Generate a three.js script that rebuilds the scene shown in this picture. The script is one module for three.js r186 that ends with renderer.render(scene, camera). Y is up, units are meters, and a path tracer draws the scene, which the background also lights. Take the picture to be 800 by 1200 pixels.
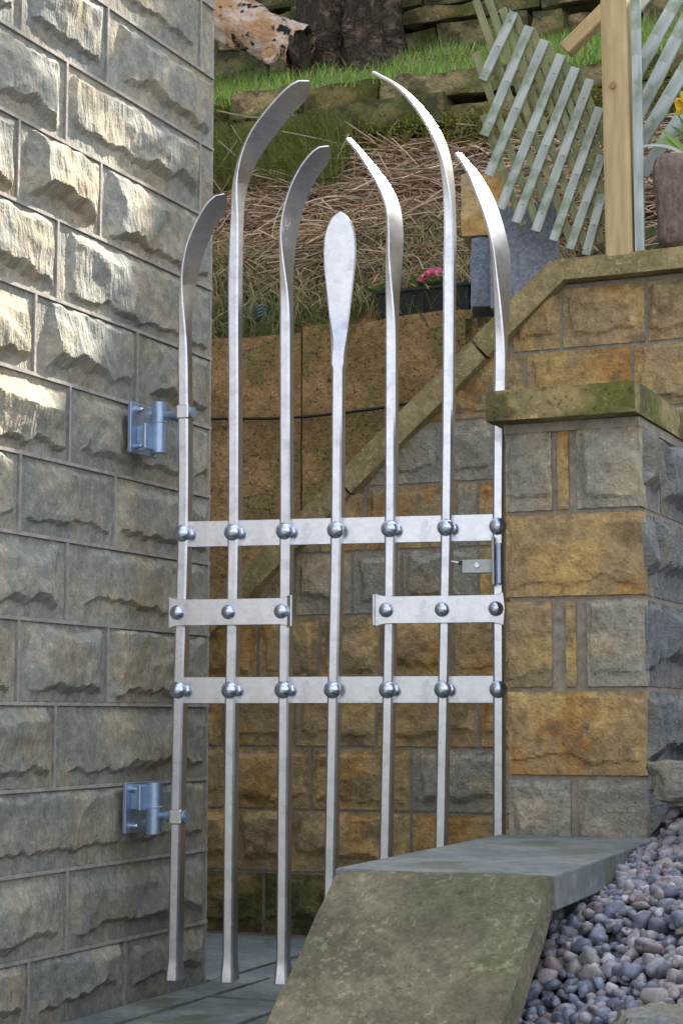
import * as THREE from 'three';
import { ImprovedNoise } from 'three/addons/math/ImprovedNoise.js';
import { mergeGeometries, mergeVertices, toCreasedNormals } from 'three/addons/utils/BufferGeometryUtils.js';
import { RoundedBoxGeometry } from 'three/addons/geometries/RoundedBoxGeometry.js';

// ---------------------------------------------------------------- camera, sky, sun, exposure
const scene = new THREE.Scene();
const camera = new THREE.PerspectiveCamera(31.89, 2 / 3, 0.05, 400);
camera.position.set(0, 0.72, 0);
camera.rotation.set(THREE.MathUtils.degToRad(6.49), THREE.MathUtils.degToRad(24), 0, 'YXZ');
camera.updateMatrixWorld(true);
const renderer = new THREE.WebGLRenderer({ antialias: true });
renderer.setSize(682, 1024);
renderer.toneMapping = THREE.LinearToneMapping;
renderer.toneMappingExposure = 3.6;
renderer.shadowMap.enabled = true;

const SKY = 0.46;
const SUN = new THREE.Vector3(0.22, 0.64, -0.735).normalize();
{ // hazy spring sky with thin broken cloud, as one picture of air and cloud all the way round
  const W = 512, H = 256, d = new Float32Array(W * H * 4), nn = new ImprovedNoise();
  for (let j = 0; j < H; j++) for (let i = 0; i < W; i++) {
    const el = (j + .5) / H * Math.PI - Math.PI / 2, az = ((i + .5) / W - .5) * 2 * Math.PI, v = new THREE.Vector3(Math.cos(az) * Math.cos(el), Math.sin(el), Math.sin(az) * Math.cos(el));
    const up = Math.max(v.y, 0), q = 1 / (up + .25); let c = 0, am = .5, f = 1.3; for (let o = 0; o < 5; o++) { c += am * nn.noise(v.x * q * f + 3.1, v.z * q * f + 8.7, o * 3.3); am *= .5; f *= 2.1; }
    const cl = Math.min(1, Math.max(0, (c + .22) * 2.2)), h = Math.pow(1 - up, 3), g = Math.pow(Math.max(0, v.dot(SUN)), 6);
    const air = [.46 + .55 * h, .66 + .46 * h, 1.02 + .22 * h], cd = [1.40, 1.38, 1.36];
    for (let k = 0; k < 3; k++) d[(j * W + i) * 4 + k] = SKY * (air[k] * (1 - cl * .8) + cd[k] * cl * .8 + g * [1.5, 1.4, 1.2][k]) * (v.y < 0 ? .35 : 1);
    d[(j * W + i) * 4 + 3] = 1;
  }
  const t = new THREE.DataTexture(d, W, H, THREE.RGBAFormat, THREE.FloatType); t.mapping = THREE.EquirectangularReflectionMapping; t.magFilter = THREE.LinearFilter; t.minFilter = THREE.LinearFilter; t.needsUpdate = true;
  scene.background = t; scene.environment = t;
}
const sun = new THREE.DirectionalLight(new THREE.Color(1, 0.93, 0.82), 5);
sun.name = 'sun'; sun.position.copy(SUN).multiplyScalar(30); sun.target.position.set(-2, 1.5, -5);
sun.position.add(sun.target.position); sun.castShadow = true; sun.shadow.mapSize.set(4096, 4096);
Object.assign(sun.shadow.camera, { left: -9, right: 9, top: 9, bottom: -9, near: 1, far: 80 });
scene.add(sun, sun.target);

// ---------------------------------------------------------------- helpers
let seed = 7;
const rnd = () => { seed |= 0; seed = seed + 0x6D2B79F5 | 0; let t = Math.imul(seed ^ seed >>> 15, 1 | seed); t = t + Math.imul(t ^ t >>> 7, 61 | t) ^ t; return ((t ^ t >>> 14) >>> 0) / 4294967296; };
const rr = (a, b) => a + (b - a) * rnd();
const N3 = new ImprovedNoise();
const nz = (x, y, z = 0) => N3.noise(x + 31.7, y + 17.3, z + 5.1);
const fbm3 = (x, y, z, o = 3) => { let s = 0, a = 1, f = 1; for (let i = 0; i < o; i++) { s += a * nz(x * f, y * f, z * f + i * 9.7); a *= .5; f *= 2.03; } return s; };
const clamp = (x, a, b) => Math.min(b, Math.max(a, x));
const lerp = (a, b, t) => a + (b - a) * t;
const smooth = (a, b, x) => { const t = clamp((x - a) / (b - a), 0, 1); return t * t * (3 - 2 * t); };
function interp(pts, x) { if (x <= pts[0][0]) return pts[0][1]; for (let i = 1; i < pts.length; i++) if (x <= pts[i][0]) { const [a, b] = [pts[i - 1], pts[i]]; return lerp(a[1], b[1], (x - a[0]) / (b[0] - a[0])); } return pts[pts.length - 1][1]; }
const V = (x, y, z) => new THREE.Vector3(x, y, z);

// a point of the place seen at a pixel of the 800 x 1200 photograph, on a plane of the place
function ray(px, py) { return V((px - 400) / 2100, (600 - py) / 2100, -1).transformDirection(camera.matrixWorld); }
function onPlane(px, py, p, n) { const d = ray(px, py); const t = V().subVectors(p, camera.position).dot(n) / d.dot(n); return camera.position.clone().addScaledVector(d, t); }
const onX = (px, py, x) => onPlane(px, py, V(x, 0, 0), V(1, 0, 0));
const onY = (px, py, y) => onPlane(px, py, V(0, y, 0), V(0, 1, 0));
const onZ = (px, py, z) => onPlane(px, py, V(0, 0, z), V(0, 0, 1));
function pix(p) { const v = p.clone().applyMatrix4(camera.matrixWorldInverse); return [400 + 2100 * v.x / -v.z, 600 - 2100 * v.y / -v.z, -v.z]; }

const names = {};
function numbered(n) { if (!(n in names)) { names[n] = 0; return n; } names[n]++; return n + '_' + String(names[n]).padStart(3, '0'); }
function shade(m) { m.castShadow = true; m.receiveShadow = true; return m; }
function thing(name, label, category, [x, y, z] = [0, 0, 0], group) {
  const o = new THREE.Group(); o.name = numbered(name); o.position.set(x, y, z); scene.add(o);
  o.userData = { label, category }; if (group) o.userData.group = group; return o;
}
function part(name, geo, mat, parent, pos) {
  const m = shade(new THREE.Mesh(Array.isArray(geo) ? mergeGeometries(geo.map(g => g.index ? g.toNonIndexed() : g)) : geo, mat)); m.name = name;
  if (pos) m.position.set(...pos); parent.add(m); return m;
}
function single(name, geo, mat, label, category, group) {
  const m = part(numbered(name), geo, mat, scene); m.userData = { label, category }; if (group) m.userData.group = group; return m;
}
function struct(name, geo, mat) { const m = part(numbered(name), geo, mat, scene); m.userData.kind = 'structure'; return m; }
function box(w, h, d, x = 0, y = 0, z = 0) { return new THREE.BoxGeometry(w, h, d).translate(x, y, z); }
function boxUV(g, s = 1) { // uv in metres by dominant normal
  if (g.index) g = g.toNonIndexed();
  const p = g.attributes.position, n = g.attributes.normal, uv = new Float32Array(p.count * 2);
  for (let i = 0; i < p.count; i++) {
    const ax = Math.abs(n.getX(i)), ay = Math.abs(n.getY(i)), az = Math.abs(n.getZ(i));
    let a, b; if (ax >= ay && ax >= az) { a = p.getZ(i); b = p.getY(i); } else if (ay >= az) { a = p.getX(i); b = p.getZ(i); } else { a = p.getX(i); b = p.getY(i); }
    uv[2 * i] = a / s; uv[2 * i + 1] = b / s;
  }
  g.setAttribute('uv', new THREE.BufferAttribute(uv, 2)); return g;
}
// worn block: rounded box whose surface is pushed about by noise
function roughBlock(w, h, d, r = .012, amp = .006, fr = 14, seg = 6, s = 0) {
  let g = new RoundedBoxGeometry(w, h, d, 2, Math.min(r, w / 2.1, h / 2.1, d / 2.1));
  g = new THREE.BoxGeometry(w, h, d, Math.max(2, Math.round(w / .03)), Math.max(2, Math.round(h / .03)), Math.max(2, Math.round(d / .04)));
  g.deleteAttribute('uv'); g.deleteAttribute('normal'); g = mergeVertices(g, 1e-4);
  const p = g.attributes.position;
  for (let i = 0; i < p.count; i++) {
    let x = p.getX(i), y = p.getY(i), z = p.getZ(i);
    const q = V(clamp(x, -w / 2 + r, w / 2 - r), clamp(y, -h / 2 + r, h / 2 - r), clamp(z, -d / 2 + r, d / 2 - r));
    const o = V(x, y, z).sub(q); if (o.length() > 1e-6) o.setLength(r);
    const n = amp * fbm3((x + s) * fr, (y + s * 2) * fr, z * fr, 2); const dir = o.lengthSq() > 0 ? o.clone().normalize() : V(x, y, z).normalize();
    q.add(o).addScaledVector(dir, n); p.setXYZ(i, q.x, q.y, q.z);
  }
  g = toCreasedNormals(g, .7); return boxUV(g, .6);
}
function tube(pts, r, seg = 24, rad = 6) { return new THREE.TubeGeometry(new THREE.CatmullRomCurve3(pts), seg, r, rad); }
function rod(a, b, r, rad = 10) { const d = V().subVectors(b, a); const g = new THREE.CylinderGeometry(r, r, d.length(), rad); g.applyQuaternion(new THREE.Quaternion().setFromUnitVectors(V(0, 1, 0), d.clone().normalize())); return g.translate((a.x + b.x) / 2, (a.y + b.y) / 2, (a.z + b.z) / 2); }
function slat(a, b, w, t, front = V(0, 0, 1)) { // a bar from a to b
  const d = V().subVectors(b, a), L = d.length(); const y = d.clone().normalize(), z = front.clone().addScaledVector(y, -front.dot(y)).normalize(), x = V().crossVectors(y, z);
  const g = boxUV(new RoundedBoxGeometry(w, L, t, 2, Math.min(t, w) * .15), 1); g.applyMatrix4(new THREE.Matrix4().makeBasis(x, y, z)); return g.translate((a.x + b.x) / 2, (a.y + b.y) / 2, (a.z + b.z) / 2);
}

// ---------------------------------------------------------------- textures (tileable noise)
function tile(P, sd) { const t = new Float32Array(P * P); let s = sd * 7919 + 13; for (let i = 0; i < t.length; i++) { s = Math.imul(s ^ s >>> 15, 2246822519) + 374761393 | 0; t[i] = ((s ^ s >>> 13) >>> 0) / 4294967296; } return (u, v) => { u = ((u % 1) + 1) % 1 * P; v = ((v % 1) + 1) % 1 * P; const i = Math.floor(u) % P, j = Math.floor(v) % P, f = u - Math.floor(u), g = v - Math.floor(v), a = f * f * (3 - 2 * f), b = g * g * (3 - 2 * g), i1 = (i + 1) % P, j1 = (j + 1) % P; return lerp(lerp(t[j * P + i], t[j * P + i1], a), lerp(t[j1 * P + i], t[j1 * P + i1], a), b); }; }
function tfbm(P, o, sd) { const L = []; for (let i = 0; i < o; i++) L.push(tile(P << i, sd + i * 3)); return (u, v) => { let s = 0, a = .5, w = 0; for (const l of L) { s += a * l(u, v); w += a; a *= .55; } return s / w; }; }
function tex(n, fn, srgb = true) {
  const d = new Uint8Array(n * n * 4);
  for (let j = 0; j < n; j++) for (let i = 0; i < n; i++) { const c = fn(i / n, j / n), k = (j * n + i) * 4; if (typeof c === 'number') { d[k] = d[k + 1] = d[k + 2] = clamp(c, 0, 1) * 255; } else { d[k] = clamp(c[0], 0, 1) * 255; d[k + 1] = clamp(c[1], 0, 1) * 255; d[k + 2] = clamp(c[2], 0, 1) * 255; } d[k + 3] = 255; }
  const t = new THREE.DataTexture(d, n, n); t.wrapS = t.wrapT = THREE.RepeatWrapping; t.magFilter = THREE.LinearFilter; t.minFilter = THREE.LinearMipmapLinearFilter; t.generateMipmaps = true; t.colorSpace = srgb ? THREE.SRGBColorSpace : THREE.NoColorSpace; t.needsUpdate = true; return t;
}
const f8 = tfbm(8, 5, 1), f4 = tfbm(4, 4, 11), f32 = tfbm(32, 4, 21), f64 = tfbm(64, 3, 31), f128 = tfbm(128, 2, 41), g16 = tfbm(16, 4, 51), g4 = tfbm(4, 5, 61);
const mul = (c, k) => [c[0] * k, c[1] * k, c[2] * k], mix = (a, b, t) => [lerp(a[0], b[0], t), lerp(a[1], b[1], t), lerp(a[2], b[2], t)];
const T = {};
T.grey = tex(512, (u, v) => { let c = mix([.93, .90, .84], [.80, .82, .82], smooth(.35, .65, f4(u, v))); c = mix(c, [.86, .77, .62], .4 * smooth(.56, .75, g4(v, u))); let k = .76 + .32 * f32(u, v) + .16 * (f128(u, v) - .5); if (f64(u + .3, v) > .76) k *= .86; if (f64(v, u) > .75) k *= 1.12; return mul(c, k); });
T.ochre = tex(512, (u, v) => { let c = mix([.92, .82, .61], [.80, .73, .61], smooth(.4, .62, f4(u, v))); c = mix(c, [.84, .64, .39], .7 * smooth(.52, .72, g4(u * 1 + .2 * f8(u, v), v))); c = mix(c, [.55, .50, .42], .5 * smooth(.6, .75, f8(v, u))); let k = .76 + .34 * f32(u, v) + .18 * (f128(u, v) - .5); if (f64(u + .3, v) > .78) k *= .85; k *= .93 + .14 * g16(u * .25, v); return mul(c, k); });
T.stoneB = tex(512, (u, v) => .5 * f32(u, v) + .3 * f64(v, u) + .25 * f128(u, v) - (f32(v + .5, u) > .71 ? .15 : 0), false);
T.tool = tex(512, (u, v) => { const w = u + .10 * v + .02 * f8(u, v); const a = g16(w * 4, v * .5), b = f64(w * 1, v * .25); return .55 * a + .45 * b + .2 * f128(u, v) - .1; }, false);
T.mortar = tex(256, (u, v) => mul([.9, .88, .88], .75 + .3 * f32(u, v) + .15 * (f128(u, v) - .5)));
T.coping = tex(512, (u, v) => { let c = mix([.80, .74, .58], [.62, .60, .48], smooth(.35, .65, f4(u, v))); c = mix(c, [.50, .54, .26], .8 * smooth(.5, .68, g4(u, v))); c = mix(c, [.38, .38, .27], .6 * smooth(.55, .7, f8(u, v))); let k = .75 + .35 * f32(u, v); if (f64(u, v) > .73) k *= 1.2; if (f64(v, u) > .73) k *= .7; return mul(c, k); });
T.slab = tex(512, (u, v) => { let c = mix([.68, .64, .53], [.56, .53, .43], smooth(.35, .65, f4(u, v))); c = mix(c, [.52, .53, .38], .45 * smooth(.48, .66, g4(v, u))); let k = .74 + .34 * f32(u, v) + .16 * (f128(u, v) - .5) + .12 * (f64(v, u) - .5); if (f128(v, u + .1) > .84) k *= 1.3; const li = smooth(.60, .72, f64(u, v)) * smooth(.45, .6, f8(u, v)); c = mix(c, [.86, .84, .72], .5 * li); if (f64(v, u + .2) > .76) k *= .85; return mul(c, k); });
T.flag = tex(512, (u, v) => { let c = mix([.74, .75, .72], [.62, .66, .66], smooth(.35, .65, f4(u, v))); c = mix(c, [.52, .54, .40], .6 * smooth(.54, .72, g4(u, v * 1))); return mul(c, .78 + .3 * f32(u, v) + .1 * (f128(u, v) - .5)); });
T.conc = tex(512, (u, v) => { let c = mix([.60, .48, .33], [.50, .40, .26], smooth(.35, .65, f4(u, v))); c = mix(c, [.42, .40, .22], .6 * smooth(.52, .68, g4(u, v))); let k = .7 + .4 * f32(u, v); if (f128(u, v) > .86) { c = [.85, .75, .58]; k = 1; } if (f64(v, u) > .72) k *= .55; return mul(c, k); });
T.concB = tex(512, (u, v) => .4 * f32(u, v) + .5 * f64(u, v) + (f128(u, v) > .8 ? .25 : 0), false);
T.block = tex(256, (u, v) => mul([.8, .84, .9], .68 + .35 * f64(u, v) + .2 * (f128(u, v) - .5)));
T.galv = tex(512, (u, v) => { const k = .90 + .08 * g16(u, v) + .08 * (f64(u, v) - .5) - .05 * smooth(.6, .72, f8(v, u)); return [k, k * .985, k * .98]; });
T.galvR = tex(512, (u, v) => { const k = .27 + .05 * f32(v, u) + .05 * (f8(u, v) - .5); return [k, k, k]; }, false);
T.galvB = tex(512, (u, v) => .75 * f8(u, v) + .25 * g16(u, v), false);
T.wood = tex(512, (u, v) => { const w = u + .03 * f8(u, v * .5); const r = .5 + .5 * Math.sin(6.283 * (w * 9 + 1.2 * f4(u, v))); let c = mix([.92, .84, .68], [.80, .70, .53], .55 * r * f8(u, v) + .25 * f128(u * 1, v * .06)); return mul(c, .85 + .2 * f64(u, v * .1)); });
T.pale = tex(512, (u, v) => { let c = mix([.88, .90, .88], [.66, .70, .67], f64(u, v * .12)); c = mix(c, [.50, .56, .44], .7 * smooth(.58, .72, f8(u, v))); return mul(c, .8 + .25 * f32(u, v * .3)); });
T.woodB = tex(256, (u, v) => .6 * f64(u, v * .08) + .4 * f32(u, v * .2), false);
T.bark = tex(512, (u, v) => { const a = Math.abs(g16(u * 1, v * .35) - .5) * 3.2; let c = mix([.20, .16, .13], [.46, .38, .32], clamp(a, 0, 1)); c = mix(c, [.62, .56, .5], .6 * smooth(.6, .72, f8(u, v))); c = mix(c, [.25, .27, .16], .5 * smooth(.55, .7, f4(v, u))); return mul(c, .7 + .5 * f32(u, v)); });
T.barkB = tex(512, (u, v) => Math.abs(g16(u, v * .35) - .5) * 2 + .3 * f64(u, v), false);
T.birch = tex(512, (u, v) => { let c = mix([.88, .80, .74], [.78, .62, .46], smooth(.45, .7, f4(u, v))); const b = smooth(.60, .70, tfb(u * 1, v)); c = mix(c, [.13, .11, .10], b); return mul(c, .8 + .3 * f32(u, v)); });
function tfb(u, v) { return f32(u * .25 + .1, v * .5) * .5 + f8(u, v) * .55; }
T.soil = tex(512, (u, v) => { let c = mix([.34, .27, .17], [.22, .20, .10], smooth(.35, .65, f8(u, v))); c = mix(c, [.55, .43, .26], .6 * smooth(.55, .7, f32(u, v))); c = mix(c, [.24, .30, .10], .7 * smooth(.5, .64, g4(u, v))); return mul(c, .6 + .7 * f64(u, v)); });
T.rough = tex(256, (u, v) => .5 * f32(u, v) + .5 * f64(u, v), false);
T.rust = tex(256, (u, v) => mul(mix([.64, .56, .51], [.50, .45, .42], f8(u, v)), .7 + .45 * f64(u, v * .4)));

const M = {};
function mat(map, col, o = {}) { return new THREE.MeshStandardMaterial(Object.assign({ map, color: new THREE.Color().setRGB(...col), roughness: .95, metalness: 0 }, o)); }
// map is a relative tint; colours are linear
const greyStones = [[.46, .435, .375], [.42, .40, .345], [.49, .455, .385], [.40, .385, .345], [.45, .415, .34], [.475, .45, .395]].map(c => mat(T.grey, c, { bumpMap: T.tool, bumpScale: .005 }));
const ochreStones = [[.62, .54, .41], [.58, .51, .39], [.62, .525, .375], [.56, .50, .40], [.62, .55, .43]].map(c => mat(T.ochre, c, { bumpMap: T.stoneB, bumpScale: .006 }));
const buffStones = [[.50, .445, .345], [.47, .425, .345], [.52, .45, .335], [.45, .41, .33]].map(c => mat(T.grey, c, { bumpMap: T.stoneB, bumpScale: .006 }));
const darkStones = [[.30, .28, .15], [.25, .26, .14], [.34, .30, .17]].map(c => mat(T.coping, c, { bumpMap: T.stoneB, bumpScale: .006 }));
const blueStones = [[.29, .29, .28], [.26, .265, .265], [.32, .31, .285]].map(c => mat(T.grey, c, { bumpMap: T.stoneB, bumpScale: .008 }));
const dryStones = [[.26, .25, .19], [.30, .27, .21], [.22, .23, .17], [.34, .29, .22], [.24, .27, .16], [.30, .30, .27]].map(c => mat(T.coping, c.map(x => x * 1.5), { bumpMap: T.stoneB, bumpScale: .012 }));
M.mortar = mat(T.mortar, [.50, .475, .425], { bumpMap: T.rough, bumpScale: .002 });
M.mortarO = mat(T.mortar, [.40, .36, .28], { bumpMap: T.rough, bumpScale: .003 });
M.coping = mat(T.coping, [.55, .50, .36], { bumpMap: T.stoneB, bumpScale: .003 });
M.copingT = mat(T.slab, [.95, .82, .58], { bumpMap: T.stoneB, bumpScale: .002 });
M.slab = mat(T.slab, [.48, .47, .44], { bumpMap: T.stoneB, bumpScale: .003 });
M.flag = mat(T.flag, [.44, .47, .46], { bumpMap: T.stoneB, bumpScale: .002, roughness: .7 });
M.slabTop = mat(T.flag, [.40, .41, .42], { bumpMap: T.stoneB, bumpScale: .002, roughness: .7 });
M.conc = mat(T.conc, [1.3, 1.27, 1.18], { bumpMap: T.concB, bumpScale: .008 });
M.block = mat(T.block, [.50, .51, .53], { bumpMap: T.rough, bumpScale: .004 });
M.blockFace = mat(T.ochre, [.92, .86, .76], { bumpMap: T.rough, bumpScale: .004 });
M.flagLean = mat(T.block, [.50, .48, .49], { bumpMap: T.rough, bumpScale: .001 });
M.galv = new THREE.MeshStandardMaterial({ map: T.galv, color: new THREE.Color().setRGB(.68, .70, .745), metalness: .95, roughness: 1, roughnessMap: T.galvR, bumpMap: T.galvB, bumpScale: .00022 });
M.rivet = new THREE.MeshStandardMaterial({ map: T.galv, color: new THREE.Color().setRGB(.60, .67, .80), metalness: .95, roughness: .22, bumpMap: T.galvB, bumpScale: .0004 });
M.hinge = new THREE.MeshStandardMaterial({ map: T.galv, color: new THREE.Color().setRGB(.42, .55, .74), metalness: .8, roughness: .45, bumpMap: T.galvB, bumpScale: .0004 });
M.latch = new THREE.MeshStandardMaterial({ map: T.galv, color: new THREE.Color().setRGB(.42, .44, .42), metalness: .8, roughness: .45 });
M.post = mat(T.wood, [.72, .66, .54], { bumpMap: T.woodB, bumpScale: .001, roughness: .8 });
M.pale = mat(T.pale, [.93, .92, .88], { bumpMap: T.woodB, bumpScale: .001, roughness: .85 });
M.olive = mat(T.pale, [.50, .46, .24], { bumpMap: T.woodB, bumpScale: .001, roughness: .9 });
M.white = mat(T.pale, [.90, .90, .90], { bumpMap: T.woodB, bumpScale: .001, roughness: .8 });
M.bark = mat(T.bark, [.75, .68, .62], { bumpMap: T.barkB, bumpScale: .03 });
M.birch = mat(T.birch, [.75, .70, .66], { bumpMap: T.barkB, bumpScale: .006 });
M.cut = mat(T.wood, [.55, .40, .28]);
M.soil = mat(T.soil, [1.3, 1.25, 1.1], { bumpMap: T.rough, bumpScale: .03 });
M.ground = mat(T.block, [.30, .31, .32], { bumpMap: T.rough, bumpScale: .02 });
M.trough = mat(T.rust, [.78, .74, .68], { bumpMap: T.rough, bumpScale: .006 });
M.black = new THREE.MeshStandardMaterial({ color: 0x16181a, roughness: .5 });
M.cable = new THREE.MeshStandardMaterial({ color: 0x141210, roughness: .7 });
const leafMat = (c, t = .35) => new THREE.MeshPhysicalMaterial({ color: new THREE.Color().setRGB(...c), roughness: .9, transmission: t, thickness: 0, side: THREE.DoubleSide });
M.grass = leafMat([.13, .24, .035], .3); M.grassY = leafMat([.30, .34, .08], .3); M.moss = leafMat([.10, .13, .02], .15);
M.straw = new THREE.MeshStandardMaterial({ color: 0xffffff, roughness: .9, side: THREE.DoubleSide });
M.crown = leafMat([.06, .09, .03], .25);
M.petalY = leafMat([.90, .74, .06], .3); M.trumpet = leafMat([.90, .60, .03], .2); M.petalP = leafMat([.62, .04, .16], .25); M.leaf = leafMat([.12, .25, .04], .25); M.leafL = leafMat([.30, .42, .10], .3);

// ---------------------------------------------------------------- rock-faced stones
// local frame: x along the course, y up, z out of the wall; origin at the lower left corner
function stoneGeo(w, h, o = {}) {
  const { D = .04, step = .006, back = .05, mt = .012, mb = .03, ml = .012, mr = .012, kt = 1.2, kb = 1.1, ks = 1.3, fct = 1, tu = 0, tv = 0, rough = 1, poly = null } = o;
  const s = rr(0, 400), nu = Math.max(4, Math.round(w / step)), nv = Math.max(4, Math.round(h / step));
  const cols = nu + 1, P = [], I = [], UV = [], ou = rr(0, 3), ov = rr(0, 3);
  const fac = []; const nf = 3 + Math.floor(rnd() * 3) + Math.round(w * 5); for (let i = 0; i < nf; i++) { const an = rr(0, 6.283), sl = rr(.04, .22) * fct, cu = rr(.1, .9) * w, cv = rr(.2, .9) * h; fac.push([cu, cv, Math.cos(an) * sl, Math.sin(an) * sl * 1.3, rr(.72, 1.15)]); }
  const Hf = (u, v) => {
    const a = nz(u * 9 + s, v * 9, s), b = nz(u * 22, v * 22 + s, 3 + s), c = nz(u * 60 + s, v * 60, 9), e = nz(u * 150, v * 150 + s, 2);
    const arcB = Math.abs(nz(u * 7 + s, 4.2)) * .035 + .012 * nz(u * 25, s), arcT = Math.abs(nz(u * 8 - s, 8.1)) * .022 + .008 * nz(u * 30, s + 4), arcL = .02 * nz(v * 10, s + 2), arcR = .02 * nz(v * 10, s + 7);
    const ft = kt * (h - v - mt - arcT + .006), fb = kb * (v - mb - arcB + .006), fl = ks * (u - ml - arcL), fr = ks * (w - u - mr - arcR);
    const pl = D * (.95 + .22 * a + tu * (u / w - .5) + tv * (v / h - .5)) + rough * (.005 * b + .0022 * c);
    let pf = pl; for (const q of fac) pf = Math.min(pf, D * q[4] + q[2] * (u - q[0]) + q[3] * (v - q[1]) + .3 * (pl - D) + .004 * b); pf = Math.max(pf, D * .35 + rough * .004 * b);
    let H = Math.min(ft, fb, fl, fr, pf);
    H = Math.max(H, .0015 * b) + rough * .0011 * e;
    return H * smooth(0, .006, Math.min(u, v, w - u, h - v)) ;
  };
  for (let j = 0; j <= nv; j++) for (let i = 0; i <= nu; i++) {
    const u = w * i / nu, v = h * j / nv;
    const eu = (i === 0 || i === nu) ? .0018 * nz(v * 40, s, 1) : 0, ev = (j === 0 || j === nv) ? .0018 * nz(u * 40, s, 2) : 0;
    P.push(u + eu, v + ev, Hf(u, v)); UV.push((u + ou) / .6, (v + ov) / .6);
  }
  for (let j = 0; j < nv; j++) for (let i = 0; i < nu; i++) { const a = j * cols + i; I.push(a, a + 1, a + cols + 1, a, a + cols + 1, a + cols); }
  const ring = []; for (let i = 0; i < nu; i++) ring.push(i); for (let j = 0; j < nv; j++) ring.push(j * cols + nu); for (let i = nu; i > 0; i--) ring.push(nv * cols + i); for (let j = nv; j > 0; j--) ring.push(j * cols);
  const b0 = P.length / 3; for (const k of ring) { P.push(P[3 * k], P[3 * k + 1], -back); UV.push(UV[2 * k] + .05, UV[2 * k + 1] + .05); }
  ring.forEach((k, q) => { const q2 = (q + 1) % ring.length; I.push(ring[q2], k, b0 + q, ring[q2], b0 + q, b0 + q2); });
  let g = new THREE.BufferGeometry(); g.setAttribute('position', new THREE.Float32BufferAttribute(P, 3)); g.setAttribute('uv', new THREE.Float32BufferAttribute(UV, 2)); g.setIndex(I);
  return toCreasedNormals(g, .45);
}
const pick = a => a[Math.floor(rnd() * a.length)];

// ================================================================ THE SETTING
const LOW = -0.85;
// ---- ground
{
  const g = new THREE.PlaneGeometry(400, 400, 1, 1).rotateX(-Math.PI / 2).translate(0, LOW, 0);
  const uv = g.attributes.uv; for (let i = 0; i < uv.count; i++) uv.setXY(i, uv.getX(i) * 400, uv.getY(i) * 400);
  struct('ground', g, M.ground);
}
// ---- landing of stone flags and the steps going down from it
{
  const base = boxUV(box(2.6, .84, 2.35, -2.2, -.44, -4.375)); const land = struct('landing', base, M.mortarO);
  const slabs = [[-2.36, -1.93, -5.40, -4.55], [-1.92, -1.30, -5.40, -4.70], [-2.36, -2.235, -4.54, -3.25], [-2.23, -1.98, -4.54, -4.19], [-2.23, -1.98, -4.18, -3.25], [-1.97, -1.30, -4.69, -4.02], [-1.97, -1.30, -4.01, -3.25], [-3.4, -2.37, -5.40, -4.45]];
  for (const [x0, x1, z0, z1] of slabs) { const w = x1 - x0 - .008, d = z1 - z0 - .008; const g = roughBlock(w, .05, d, .006, .0025, 9, 6, x0 * 3 + z0); part('flagstone', g, M.flag, land, [(x0 + x1) / 2, -.022 + rr(-.002, .002), (z0 + z1) / 2]); }
  for (let k = 1; k <= 4; k++) struct('step', boxUV(box(1.06, .85 - .17 * k, .26, -1.84, LOW + (.85 - .17 * k) / 2 - .002, -3.2 + .26 * (k - .5) + .003), .6), M.flag);
}
// ---- house wall on the left
const XW = -2.372, ZC = -4.424;
{
  const wall = thing('house_wall', 'tall grey rock-faced sandstone house wall, coursed, on the left of the gate', 'wall', [XW, 0, ZC]);
  part('wall_core', boxUV(box(3.0, 6.0, 7.4, -1.512, 2.15, 3.68), .6), M.mortar, wall);
  const Y = [-.03, .161, .355, .548, .7485, .945, 1.143, 1.332, 1.527, 1.7255, 1.927, 2.129, 2.338, 2.55, 2.76];
  const J = { // pixel columns of the upright joints of each course, from the base up
    0: [152], 1: [84], 2: [-60], 3: [67], 4: [127], 5: [78], 6: [133], 7: [78, 222], 8: [157], 9: [60], 10: [110.5], 11: [67.5, 229.5], 12: [116], 13: [50, 229], 14: [90] };
  const joints = [];
  for (let r = 0; r < Y.length - 1; r++) {
    const y0 = Y[r], y1 = Y[r + 1], h = y1 - y0 - .010;
    const us = [0]; for (const px of [...J[r]].reverse()) us.push(onX(px, 700, XW).z - ZC);
    let u = us[us.length - 1]; while (u < 1.6) { u += rr(.32, .52); us.push(u); }
    for (let k = 0; k + 1 < us.length; k++) {
      const w = us[k + 1] - us[k] - .010, first = k === 0;
      const g = stoneGeo(w, h, { D: rr(.028, .05), fct: 1.15, step: .0045, mt: rr(.002, .02), mb: r === 0 ? .07 : rr(.018, .05), ml: rr(.004, .07), mr: first ? .012 : rr(.004, .03), kt: rr(.4, 1.3), kb: rr(.9, 1.7), ks: first ? .5 : rr(.5, 1.4), tu: rr(-.6, .6), tv: rr(-.5, .4), back: .05 });
      g.rotateY(Math.PI / 2); const m = part('stone', g, pick(greyStones), wall, [-.004, y0 + .005, us[k + 1] - .005]);
      if (k > 0 || true) joints.push(box(.012, h + .002, .008, 0, (y0 + y1) / 2, us[k + 1]));
    }
    joints.push(box(.012, .0085, 2.4, 0, y1, 1.203));
  }
  part('mortar_joint', joints.map(g => boxUV(g, .6)), M.mortar, wall, [-.0035, 0, -.001]);
}
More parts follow.
